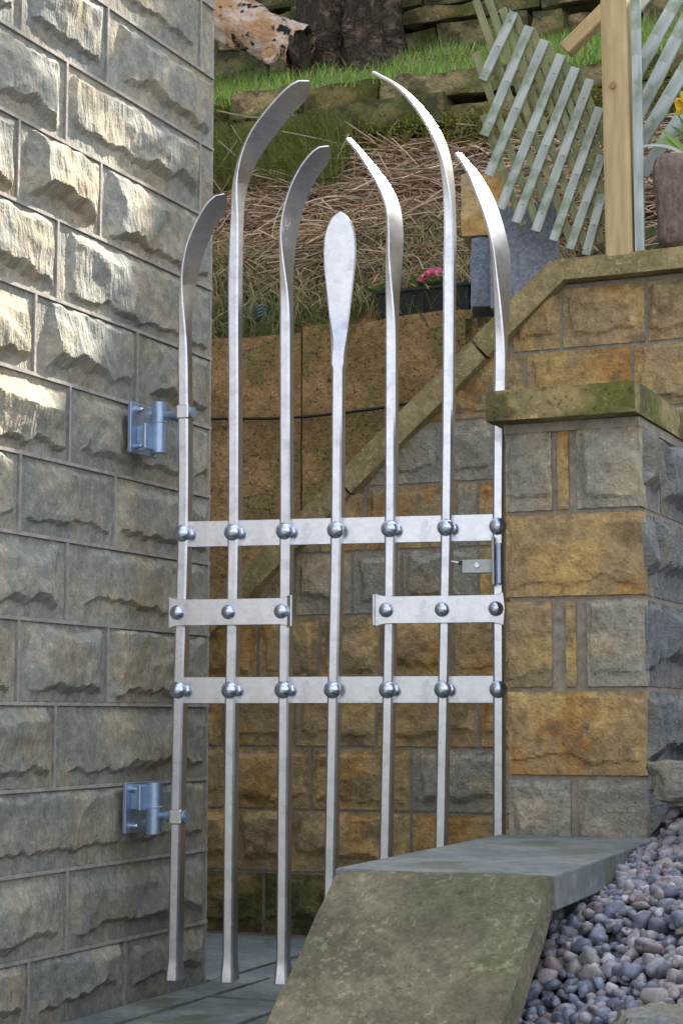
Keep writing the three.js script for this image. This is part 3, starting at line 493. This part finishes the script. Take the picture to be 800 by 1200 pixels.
const barS = (i, y) => { const pp = i === 3 ? [[387, 1035], [392, 808], [395.6, 621], [397, 430]] : barPix[i]; const q = pp.map(([x, py]) => { const g = gp(x, py); return [g[1], g[0]]; }).sort((a, b) => a[0] - b[0]); return interp(q, y); };
function dome(r, f = .85) { return new THREE.SphereGeometry(r, 24, 12, 0, Math.PI * 2, 0, Math.PI / 2).rotateX(Math.PI / 2).scale(1, 1, f); }
function rail(y, h, x0, x1, z, ends) {
  const s = new THREE.Shape(), f = .007; const hh = h / 2;
  if (ends) { s.moveTo(x0, -hh - f); s.quadraticCurveTo(x0 + .014, -hh, x0 + .035, -hh); s.lineTo(x1 - .035, -hh); s.quadraticCurveTo(x1 - .014, -hh, x1, -hh - f); s.lineTo(x1 + .004, 0); s.lineTo(x1, hh + f); s.quadraticCurveTo(x1 - .014, hh, x1 - .035, hh); s.lineTo(x0 + .035, hh); s.quadraticCurveTo(x0 + .014, hh, x0, hh + f); s.closePath(); }
  else { s.moveTo(x0, -hh); s.lineTo(x1, -hh); s.lineTo(x1, hh); s.lineTo(x0, hh); s.closePath(); }
  const g = boxUV(new THREE.ExtrudeGeometry(s, { depth: .006, bevelEnabled: true, bevelThickness: .001, bevelSize: .001, bevelSegments: 1, curveSegments: 6 }), .3);
  const m = part('rail', g, M.galv, gate, [0, y, z]); return m;
}
{
  const yT = (gp(400, 608)[1] + gp(400, 638)[1]) / 2 + .002, yB = (gp(400, 793)[1] + gp(400, 824)[1]) / 2, yM = (gp(275, 703)[1] + gp(275, 733)[1]) / 2, yR = (gp(520, 699)[1] + gp(520, 731)[1]) / 2;
  const r1 = rail(yT, .063, barS(0, yT) + .004, barS(6, yT) - .004, -.008), r2 = rail(yB, .063, barS(0, yB) + .004, barS(6, yB) - .004, -.008);
  for (let i = 0; i < 7; i++) for (const [r, y] of [[r1, yT], [r2, yB]]) {
    part('rivet', dome(.0215), M.rivet, r, [barS(i, y), 0, BD / 2 + .0082]);
    if (i < 6 && i !== 3) part('rivet', new THREE.SphereGeometry(.0105, 20, 14).scale(.9, 1.3, .8), M.rivet, r, [barS(i, y) + BW / 2 + .005, -.001, .016]);
  }
  const zM = BD / 2 + .002;
  const m1 = rail(yM, .063, gp(203, 718)[0], gp(344, 718)[0], zM, true), m2 = rail(yR, .064, gp(443, 714)[0], gp(591, 714)[0], zM, true);
  for (const i of [0, 1, 2]) part('rivet', dome(.0185), M.rivet, m1, [barS(i, yM) - .004, 0, .007]);
  for (const i of [4, 5, 6]) part('rivet', dome(.0185), M.rivet, m2, [barS(i, yR) - .004, 0, .007]);
  // hammered bright turned ends
  part('turned_end', boxUV(new RoundedBoxGeometry(.016, .078, .007, 2, .003).rotateY(-.6), .3), M.galv, m1, [gp(342, 718)[0] + .004, 0, .011]);
  part('turned_end', boxUV(new RoundedBoxGeometry(.014, .078, .007, 2, .003).rotateY(.9), .3), M.galv, m2, [gp(443, 714)[0] - .003, 0, .003]);
  // latch
  const [ls, ly] = gp(562, 664); const latch = part('latch', boxUV(new RoundedBoxGeometry(.085, .034, .006, 2, .003), .3), M.latch, gate, [ls - .002, ly, .004]);
  part('latch_bolt', new THREE.CylinderGeometry(.0065, .0065, .006, 6).rotateX(Math.PI / 2), M.rivet, latch, [-.004, .003, .005]);
  part('lever', rod(V(-.066, .013, -.002), V(-.04, .008, -.001), .003), M.galv, latch);
  part('lever', box(.008, .009, .012, -.045, .009, 0), M.black, latch);
  const [ks, ky] = gp(581, 660); part('latch_keep', boxUV(new RoundedBoxGeometry(.008, .118, .05, 2, .003), .3), M.latch, gate, [ks - .001, ky + .002, .026]);
  part('latch_keep', boxUV(new RoundedBoxGeometry(.012, .10, .012, 2, .003), .3), M.hinge, gate, [ks + .012, ky - .004, .036]);
}
// hinges between wall and gate
function hinge(name, label, px, py0, py1, bx, by0, by1, armY, pinY) {
  const zx = XW + .036, a = onX(px, py0, zx), b = onX(px, py1, zx); const h = thing(name, label, 'hinge', [zx, (a.y + b.y) / 2, a.z], 'wall hinges of the gate');
  const H = a.y - b.y, W = .135;
  part('plate', boxUV(new RoundedBoxGeometry(.010, H, W, 2, .002), .3), M.hinge, h, [0, 0, -W / 2]);
  for (const dy of [-1, 1]) for (const dz of [.22, .85]) { part('bolt', new THREE.CylinderGeometry(.010, .011, .012, 6).rotateZ(Math.PI / 2), M.rivet, h, [.010, dy * H * .36, -W * dz]); part('bolt', new THREE.SphereGeometry(.006, 10, 8), M.rivet, h, [.018, dy * H * .36, -W * dz]); }
  // barrel, in line with the gate's left-hand bar
  const yb = (by0 + by1) / 2; const zb = -.105; const q = onX(bx, yb, zx + .062); const bz = q.z - a.z, byc = q.y - (a.y + b.y) / 2, BH = Math.abs(onX(bx, by0, zx + .062).y - onX(bx, by1, zx + .062).y);
  part('barrel', new THREE.CylinderGeometry(.0205, .0205, BH, 24), M.hinge, h, [.062, byc, bz]);
  part('collar', new THREE.TorusGeometry(.0195, .0025, 8, 24).rotateX(Math.PI / 2), M.hinge, h, [.062, byc + (armY ? BH * .02 : BH * .1), bz]);
  const ay = byc + (armY ? .027 : -.027), aL = .07; part('arm', boxUV(new RoundedBoxGeometry(.058, BH * .5, .012, 2, .003).rotateY(.0), .3), M.hinge, h, [.033, ay, bz + .012]);
  part('arm', boxUV(new RoundedBoxGeometry(.009, BH * .5, .05, 2, .003), .3), M.hinge, h, [.050, ay, bz + .032]);
  // eye bolt through the bar
  const ys = pinY; const s0 = gp(bx + 33, ys); const P1 = GA.clone().addScaledVector(GD, barS(0, s0[1])); P1.y = s0[1];
  const A = V(.062, P1.y - h.position.y, bz), B = P1.clone().sub(h.position), dir = V().subVectors(B, A).normalize();
  part('pin', rod(A, B.clone().addScaledVector(dir, .026), .0085, 12), M.hinge, h);
  part('nut', rod(B.clone().addScaledVector(dir, .012), B.clone().addScaledVector(dir, .025), .0155, 6), M.hinge, h);
  const cl = part('collar', boxUV(new RoundedBoxGeometry(BW + .007, .036, BD + .007, 2, .004), .3), M.galv, h); cl.position.copy(B); cl.quaternion.copy(gate.quaternion);
  part('nut', rod(B.clone().addScaledVector(dir, -.034), B.clone().addScaledVector(dir, -.018), .014, 6), M.hinge, h);
}
hinge('gate_hinge', 'upper galvanised gate hinge bolted to the house wall, arm below its pin', 152, 470, 530, 187, 472, 531, 0, 484);
hinge('gate_hinge', 'lower galvanised gate hinge bolted to the house wall near the ground', 146, 917, 977, 181, 917, 977, 1, 957);

// ================================================================ TRELLISES, POST, BLOCKS, PLANTERS
{
  const zt = -5.50, pz = (x, y, z = zt) => onZ(x, y, z);
  const t = thing('trellis', 'weathered expanding lattice trellis left of the wooden post', 'trellis', [0, 0, 0]);
  const fs = [[602, 14, 565, 94], [620, 31, 567, 159], [638, 47, 572, 206], [657, 64, 586, 245], [674, 79, 604, 261], [691, 93, 627, 271], [702, 126, 648, 282], [705, 182, 667, 292], [705, 228, 686, 299]];
  fs.forEach(([a, b, c, d], i) => part('slat', slat(pz(a, b), pz(c, d), .034 - i * .0006, .009), M.pale, t));
  const bs = [[557, 0, 590, 92, 640, 240], [570, -6, 612, 110, 668, 282], [588, 10, 640, 160, 690, 300], [604, 20, 660, 170, 705, 285], [622, 34, 676, 180, 707, 262], [640, 50, 690, 185, 708, 232], [658, 66, 694, 165, 709, 205], [676, 82, 700, 150, 709, 172], [556, 62, 580, 135, 632, 272], [566, 135, 590, 205, 612, 265]];
  for (const [a, b, , , e, f] of bs) part('slat', slat(pz(a, b, zt - .014), pz(e, f, zt - .014), .025, .009), M.olive, t);
  const rv = []; fs.forEach(([a, b, c, d]) => { for (const k of [.12, .5, .88]) { const p = pz(lerp(a, c, k), lerp(b, d, k), zt + .005); rv.push(new THREE.SphereGeometry(.0028, 8, 6).translate(p.x, p.y, p.z)); } }); part('nail', rv, M.latch, t);
  const t2 = thing('trellis', 'blue-white painted diagonal slats right of the wooden post', 'trellis', [0, 0, 0]);
  for (const [a, b, c, d] of [[742, 92, 797, -8], [744, 141, 812, 6], [742, 182, 824, 44], [736, 20, 764, -14], [752, 205, 850, 60]]) part('slat', slat(pz(a, b, zt - .06), pz(c, d, zt - .06), .045, .014), M.white, t2);
  const p = thing('wooden_post', 'square new timber post standing on the garden wall coping', 'post', [0, 0, 0]);
  const a = pz(720, -60, -5.44), b = pz(728, 306, -5.44); const top = a.clone(); top.y = 3.6; const dir = V().subVectors(a, b); top.copy(b).addScaledVector(dir, 1.35);
  part('post', slat(b, top, .086, .09, V(0, 0, 1)), M.post, p);
  const k0 = pz(731, 118, -5.40); const c0 = pz(714, 100, -5.389); part('knot', new THREE.CylinderGeometry(.011, .011, .004, 16).rotateX(Math.PI / 2).translate(c0.x + .01, c0.y, c0.z), M.cut, p);
  const b2 = pz(749.5, 303, -5.42), t3 = pz(743, -60, -5.42); part('batten', slat(b2, t3.clone().addScaledVector(V().subVectors(t3, b2), .3), .03, .018), M.white, p);
  const br = thing('timber_rail', 'short timber brace leaning against the post behind the trellis', 'timber', [0, 0, 0]); part('brace', slat(pz(662, 60, -5.75), pz(722, 0, -5.75), .05, .05), M.post, br); br.name = 'timber_brace';
}
// stone blocks at the end of the coping
{
  const P = (x, y, z) => onZ(x, y, z);
  const a = P(537, 277, -5.70), b = P(583, 364, -5.70);
  const g1 = roughBlock(.15, .245, .22, .008, .006, 20, 6, 2); const l = single('concrete_block', g1, M.block, 'grey concrete block under the tan block at the top of the sloping coping', 'block'); l.position.set((a.x + b.x) / 2 + .012, (a.y + b.y) / 2 + .004, -5.82); l.rotation.y = .35;
  const g2 = roughBlock(.17, .225, .2, .008, .005, 20, 6, 5); const u = single('stone_block', g2, M.blockFace, 'tan sandstone block standing on the grey concrete block', 'block'); const c = P(560, 243, -5.72); u.position.set(c.x, a.y + .115, -5.83); u.rotation.y = .2;
  const g3 = roughBlock(.23, .36, .05, .004, .003, 8, 6, 9); const f = single('flagstone', g3, M.flagLean, 'smooth grey flagstone leaning below the trellis foot', 'flagstone'); const e = P(612, 300, -5.62); f.position.set(e.x, e.y + .0, -5.64); f.rotation.set(-.12, .1, .04);
}
// trough with daffodils on the coping at the right
{
  const a = onZ(762, 180, -5.42), b = onZ(766, 293, -5.42), H = a.y - 2.176, x0 = a.x, W = .42;
  const t = thing('stone_planter', 'rough brown rounded stone planter on the coping right of the post', 'planter', [x0 + W / 2, 2.174, -5.53]);
  let g = new THREE.BoxGeometry(W, H, .26, 30, 24, 18); g.deleteAttribute('uv'); g.deleteAttribute('normal'); g = mergeVertices(g, 1e-4); const p = g.attributes.position, r = .04;
  for (let i = 0; i < p.count; i++) { const x = p.getX(i), y = p.getY(i), z = p.getZ(i); const q = V(clamp(x, -W / 2 + r, W / 2 - r), clamp(y, -H / 2 + r, H / 2 - r), clamp(z, -.13 + r, .13 - r)), o = V(x, y, z).sub(q); if (o.length() > 1e-6) { o.setLength(r + .006 * fbm3(x * 14, y * 14, z * 14, 3)); } q.add(o); const tp = 1 - .07 * (1 - (y / H + .5)); p.setXYZ(i, q.x * tp, q.y, q.z * tp); }
  g = boxUV(toCreasedNormals(g, .7), .6); part('body', g, M.trough, t, [0, H / 2, 0]);
  part('soil', new THREE.CylinderGeometry(.16, .16, .02, 20).scale(1, 1, .6), mat(T.soil, [.5, .5, .5]), t, [0, H + .0, 0]);
  const blade = (p0, p1, p2, w) => { const c = new THREE.QuadraticBezierCurve3(p0, p1, p2), P = [], I = [], n = 10; for (let i = 0; i <= n; i++) { const q = c.getPoint(i / n), k = w * (1 - Math.pow(i / n, 3)) / 2 + .0006; const d = c.getTangent(i / n), s = V().crossVectors(d, V(.2, .1, 1)).normalize().multiplyScalar(k); P.push(q.x - s.x, q.y - s.y, q.z - s.z, q.x, q.y, q.z - k * .5, q.x + s.x, q.y + s.y, q.z + s.z); } for (let i = 0; i < n; i++) for (let j = 0; j < 2; j++) { const a = i * 3 + j; I.push(a, a + 1, a + 4, a, a + 4, a + 3); } const g = new THREE.BufferGeometry(); g.setAttribute('position', new THREE.Float32BufferAttribute(P, 3)); g.setIndex(I); g.computeVertexNormals(); return g; };
  function petal(L, w) { const s = new THREE.SphereGeometry(1, 10, 8).scale(w, L / 2, .002).translate(0, L / 2 + .006, 0); return s; }
  function daff(x, z, lean, h, label, yaw) {
    const d = thing('daffodil', label, 'flower', [t.position.x + x, 2.174 + H, -5.53 + z], 'daffodils in the planter');
    part('stem', tube([V(0, 0, 0), V(lean * .3, h * .5, .005), V(lean, h, .03)], .004), M.leaf, d);
    const f = new THREE.Group(); f.name = 'flower'; f.position.set(lean, h + .004, .035); f.rotation.set(.25, yaw, .1); d.add(f);
    for (let k = 0; k < 6; k++) { const m = part('petal', petal(.038, .014).rotateX(k & 1 ? .12 : .2).rotateZ(k * Math.PI / 3), M.petalY, f); }
    part('trumpet', new THREE.LatheGeometry([[.007, 0], [.010, .012], [.012, .022], [.017, .03], [.0165, .031], [.0115, .022], [.009, .012], [.001, .004]].map(([a, b]) => new THREE.Vector2(a, b)), 18).rotateX(Math.PI / 2), M.trumpet, f);
    for (let k = 0; k < 3; k++) { const a = yaw + k * 2.1; part('leaf', blade(V(0, 0, 0), V(Math.cos(a) * .04, h * .6, Math.sin(a) * .03), V(Math.cos(a) * .09, h * rr(.5, .95), Math.sin(a) * .05), .014), M.leaf, d); }
  }
  daff(-.09, .05, -.012, .15, 'yellow daffodil lowest in the stone planter, nearest the post', -.5);
  daff(-.058, .02, .0, .20, 'yellow daffodil tallest in the stone planter', -.2);
  daff(.03, .06, .01, .16, 'yellow daffodil at the right edge of the photograph in the planter', .4);
  const l = thing('bulb_leaves', 'bright green strap leaves leaning out of the planter towards the post', 'plant', [t.position.x - .13, 2.174 + H, -5.48]);
  part('leaf', blade(V(.04, -.01, 0), V(-.01, .05, .02), V(-.085, .06, .03), .02), M.leafL, l); part('leaf', blade(V(.05, -.01, 0), V(.0, .03, .02), V(-.055, .09, .03), .018), M.leafL, l); part('leaf', blade(V(.03, -.01, .01), V(-.04, .05, .06), V(-.135, .02, .07), .01), M.pale, l); part('leaf', blade(V(.05, -.01, 0), V(.04, .06, .02), V(.0, .13, .03), .016), M.leaf, l);
}
// black trough with pink flowers
{
  const a = onZ(447, 346, -6.36), b = onZ(532, 342, -6.36), lo = onZ(490, 369, -6.36).y, W = b.x - a.x + .06, H = a.y - lo + .03;
  const t = thing('plant_trough', 'black plastic plant trough standing on the retaining wall', 'planter', [(a.x + b.x) / 2 + .02, lo - .02, -6.42]);
  const prof = new THREE.Shape(); prof.moveTo(-.045, 0); prof.lineTo(.045, 0); prof.lineTo(.06, H); prof.lineTo(-.06, H); prof.closePath();
  part('body', new THREE.ExtrudeGeometry(prof, { depth: W, bevelEnabled: true, bevelSize: .004, bevelThickness: .004 }).rotateY(Math.PI / 2).translate(-W / 2, 0, 0), M.black, t);
  part('rim', [box(W + .02, .012, .012, 0, H, .066), box(W + .02, .012, .012, 0, H, -.066), box(.012, .012, .12, W / 2 + .004, H, 0), box(.012, .012, .12, -W / 2 - .004, H, 0), box(.008, H, .01, 0, H / 2, .058)].map(g => g.toNonIndexed()), M.black, t);
  const flat = (w, L, m) => new THREE.SphereGeometry(1, 8, 6).scale(w, .002, L / 2).translate(0, 0, L / 2);
  function primrose(px, py, n, label, big) {
    const p = onZ(px, py, -6.40), y0 = t.position.y + H - .005; const o = thing('pink_flower', label, 'flower', [p.x, y0, -6.40], 'pink flowers in the black trough'); const up = Math.max(.03, p.y - y0);
    for (let k = 0; k < 9; k++) { const g = flat(.016, .06).rotateX(-rr(.2, .9)).rotateY(k * .72); part('leaf', g, k % 3 ? M.leaf : M.leafL, o, [0, rr(.0, .03), 0]); }
    for (let k = 0; k < n; k++) { const f = new THREE.Group(); f.name = 'flower'; f.position.set(rr(-.03, .03) * (n > 1), up + rr(-.012, .012), rr(.0, .03)); f.rotation.set(.9, 0, rr(0, 1)); o.add(f); for (let j = 0; j < 5; j++) part('petal', flat(.012, .026).rotateY(j * 1.2566), M.petalP, f); part('eye', new THREE.SphereGeometry(.005, 8, 6), M.petalY, f); }
  }
  primrose(443, 328, 1, 'single pink flower at the left end of the black trough');
  primrose(492, 328, 2, 'dark pink flowers in the middle of the black trough between two bars');
  primrose(508, 322, 2, 'pink flowers at the right end of the black trough, beside the tall bar');
}
// coil of wire on a stake in the bed
{
  const p = onZ(303, 372, -6.42); const t = thing('wire_coil', 'loop of pale wire with blue winding in the bed above the retaining wall', 'wire', [p.x, p.y, -6.42]);
  part('loop', tube([V(-.06, -.02, 0), V(-.03, .01, .02), V(-.01, .07, .02), V(.012, .095, .015), V(.03, .07, .01), V(.035, .02, .01), V(.0, -.01, .02), V(-.06, .0, .02), V(-.2, -.03, .01)], .0045, 50), mat(T.pale, [.5, .45, .35]), t);
  part('winding', [0, 1, 2, 3].map(k => new THREE.TorusGeometry(.022, .0045, 6, 16).rotateX(1.2).rotateZ(.3).translate(.022, -.01 + k * .014, .012)), mat(T.pale, [.25, .42, .55]), t);
  part('stake', rod(V(.0, -.14, 0), V(.012, .02, 0), .006, 7), M.olive, t);
}
// cable across the retaining wall
{ const a = onZ(246, 491, -6.325), b = onZ(330, 490, -6.325), c = onZ(400, 484, -6.325), d = onZ(470, 474, -6.325); single('cable', tube([V(-3.9, a.y + .01, -6.335), a, b, c, d, V(-2.1, d.y + .06, -6.335)], .006, 60), M.cable, 'black cable clipped across the brown retaining wall', 'cable'); }

// ================================================================ GROUND COVER
function bladesGeo(h, w, bend) { const P = [], I = [], n = 4; for (let i = 0; i <= n; i++) { const t = i / n, k = w * (1 - t * .85) / 2; P.push(-k, h * t * (1 - .15 * bend * t), bend * h * t * t, k, h * t * (1 - .15 * bend * t), bend * h * t * t); } for (let i = 0; i < n; i++) { const a = i * 2; I.push(a, a + 1, a + 3, a, a + 3, a + 2); } const g = new THREE.BufferGeometry(); g.setAttribute('position', new THREE.Float32BufferAttribute(P, 3)); g.setIndex(I); g.computeVertexNormals(); return g; }
function scatter(name, label, cat, geo, m, n, place, tint) {
  const im = new THREE.InstancedMesh(geo, m, n); im.name = numbered(name); im.userData = { label, category: cat, kind: 'stuff' }; shade(im);
  const m4 = new THREE.Matrix4(), c = new THREE.Color(); for (let i = 0; i < n; i++) { const { p, e, s } = place(i); im.setMatrixAt(i, m4.compose(p, new THREE.Quaternion().setFromEuler(e), s)); if (tint) { const k = tint(i); im.setColorAt(i, c.setRGB(...k)); } }
  scene.add(im); return im;
}
const upE = (t = .35) => new THREE.Euler(rr(-t, t), rr(0, 6.283), rr(-t, t), 'YXZ');
const gcol = () => { const k = rr(.6, 1.3); return rnd() < .18 ? [.50 * k, .46 * k, .16 * k] : [.22 * k * rr(.8, 1.4), .42 * k, .06 * k]; };
const gm = leafMat([1, 1, 1], .3);
scatter('grass', 'bright green grass along the foot of the dry stone wall', 'grass', bladesGeo(.10, .006, .5), gm, 16000, () => { const x = rr(-5.2, -.8), z = rnd() < .35 ? rr(-7.5, -7.2) : rr(-8.5, -7.42); return { p: V(x, bankH(x, Math.min(z, -7.41)) - .01, z), e: upE(), s: V(1, rr(.5, 1.2), 1) }; }, gcol);
scatter('grass', 'long grass hanging over the left end of the ledge', 'grass', bladesGeo(.2, .007, .9), gm, 2600, () => { const x = rr(-4.6, -3.1), z = rr(-7.28, -6.98); return { p: V(x, bankH(x, z) - .02 + rr(0, .12), z + .04), e: new THREE.Euler(rr(-.2, .4), rr(-.8, .8), rr(-.3, .3), 'YXZ'), s: V(1, rr(.5, 1.15), 1) }; }, () => { const k = rr(.5, 1.1); return rnd() < .3 ? [.42 * k, .38 * k, .14 * k] : [.22 * k, .32 * k, .05 * k]; });
scatter('grass', 'grass tufts and weeds along the top of the retaining wall', 'grass', bladesGeo(.13, .007, .8), gm, 7000, () => { const x = rr(-4.2, -1.9), z = rr(-6.72, -6.36); const cl = nz(x * 5, z * 5, 3); return { p: V(x, bankH(x, z) - .02, z), e: upE(.6), s: V(1, Math.max(.15, rr(.4, .9) + cl), 1) }; }, () => { const k = rr(.5, 1.1); return rnd() < .42 ? [.42 * k, .34 * k, .16 * k] : [.17 * k, .27 * k, .05 * k]; });
scatter('moss', 'deep green moss covering the lower stones of the ledge', 'moss', bladesGeo(.028, .008, .6), leafMat([1, 1, 1], .15), 26000, () => { const x = rr(-4.8, -1.2), y = rr(3.05, 3.58) - .05 * (x + 3.2); const keep = nz(x * 3, y * 5, 2) > -.12; return { p: V(x, y - (keep ? 0 : .28), -7.155 + rr(-.03, .02) - .10 * smooth(3.3, 3.5, y)), e: new THREE.Euler(rr(.3, 1.6), rr(-.9, .9), rr(-.6, .6), 'YXZ'), s: V(1, rr(.5, 1.4), 1) }; }, () => { const k = rr(.45, 1.2); return [.34 * k, .36 * k, .05 * k]; });
{
  const g = new THREE.TubeGeometry(new THREE.CatmullRomCurve3([V(-.5, 0, 0), V(-.15, .07, .03), V(.2, .06, -.02), V(.5, -.06, .02)]), 8, .006, 4);
  const straw = () => { const k = rr(.45, 1.2); return rnd() < .22 ? [.36 * k, .17 * k, .09 * k] : rnd() < .4 ? [.58 * k, .46 * k, .30 * k] : [.48 * k, .33 * k, .22 * k]; };
  scatter('dead_bracken', 'tangled brown dead bracken stems lying across the bank', 'bracken', g, M.straw, 9000, () => { let x = rr(-4.9, -.6), z = rr(-7.28, -6.5); for (let q = 0; q < 4 && fbm3(x * 3, z * 4, 12, 2) < -.05 + .25 * smooth(-6.75, -6.5, z); q++) { x = rr(-4.9, -.6); z = rr(-7.28, -6.5); } const t = rnd(), L = rr(.12, .5); const hgt = .09 * Math.max(0, .5 + fbm3(x * 2.5, z * 2.5, 7, 2)); return { p: V(x, bankH(x, z) + rr(-.01, hgt), z + .02), e: new THREE.Euler(rr(-1, 1), rr(-.9, .9), rr(-.35, .35) + (t < .15 ? rr(-1.2, 1.2) : 0)), s: V(L, L * rr(.6, 1.6), L) }; }, straw);
  scatter('dead_grass', 'pale dead grass stems hanging in the bed behind the middle bars', 'grass', g, M.straw, 2600, () => { const x = rr(-3.9, -1.9), z = rr(-6.7, -6.42), L = rr(.1, .26); return { p: V(x, bankH(x, z) + rr(.0, .08), z), e: new THREE.Euler(rr(-.4, .4), rr(-1, 1), rr(.5, 1.7) * (rnd() < .5 ? -1 : 1)), s: V(L, L * 1.6, L * .7) }; }, () => { const k = rr(.5, 1.2); return [.42 * k, .34 * k, .18 * k]; });
  // a few long stray stems
  for (const [a, b, c, d, e, f, lb] of [[255, 130, 300, 138, 345, 135, 'pale dead stem lying level behind the tallest left bar tip'], [256, 165, 275, 182, 290, 198, 'pale dead stem slanting down from the house wall corner'], [330, 154, 360, 160, 395, 168, 'grey dead stem just above the third bar tip from the wall'], [390, 226, 340, 228, 280, 236, 'long pale dead stem arching above the leaf-shaped bar'], [462, 200, 500, 198, 520, 200, 'short level dead stem between the fifth and sixth bars'], [252, 205, 268, 180, 278, 165, 'pale dead stem rising from behind the first bar tip']]) { const z = -6.95; single('dead_stem', tube([onZ(a, b, z), onZ(c, d, z + .05), onZ(e, f, z)], .004, 16), mat(T.pale, [.55, .44, .30]), lb, 'stem', 'stray dead stems on the bank'); }
}
// hedge on the far side of the lane, behind the camera
{
  const h = thing('hedge', 'low dense evergreen hedge across the lane, facing the gate', 'hedge', [0, LOW, 5]);
  const g = new THREE.BoxGeometry(26, 1.8, 1.2, 130, 12, 8), p = g.attributes.position; for (let i = 0; i < p.count; i++) { const x = p.getX(i), y = p.getY(i), z = p.getZ(i), n = .16 * fbm3(x * 1.5, y * 1.5, z * 1.5, 4); p.setXYZ(i, x, y + n, z * (1 + n) + n * 2); } g.computeVertexNormals();
  part('foliage', g, mat(T.rough, [.07, .10, .045]), h, [0, .9, 0]);
}
renderer.render(scene, camera);
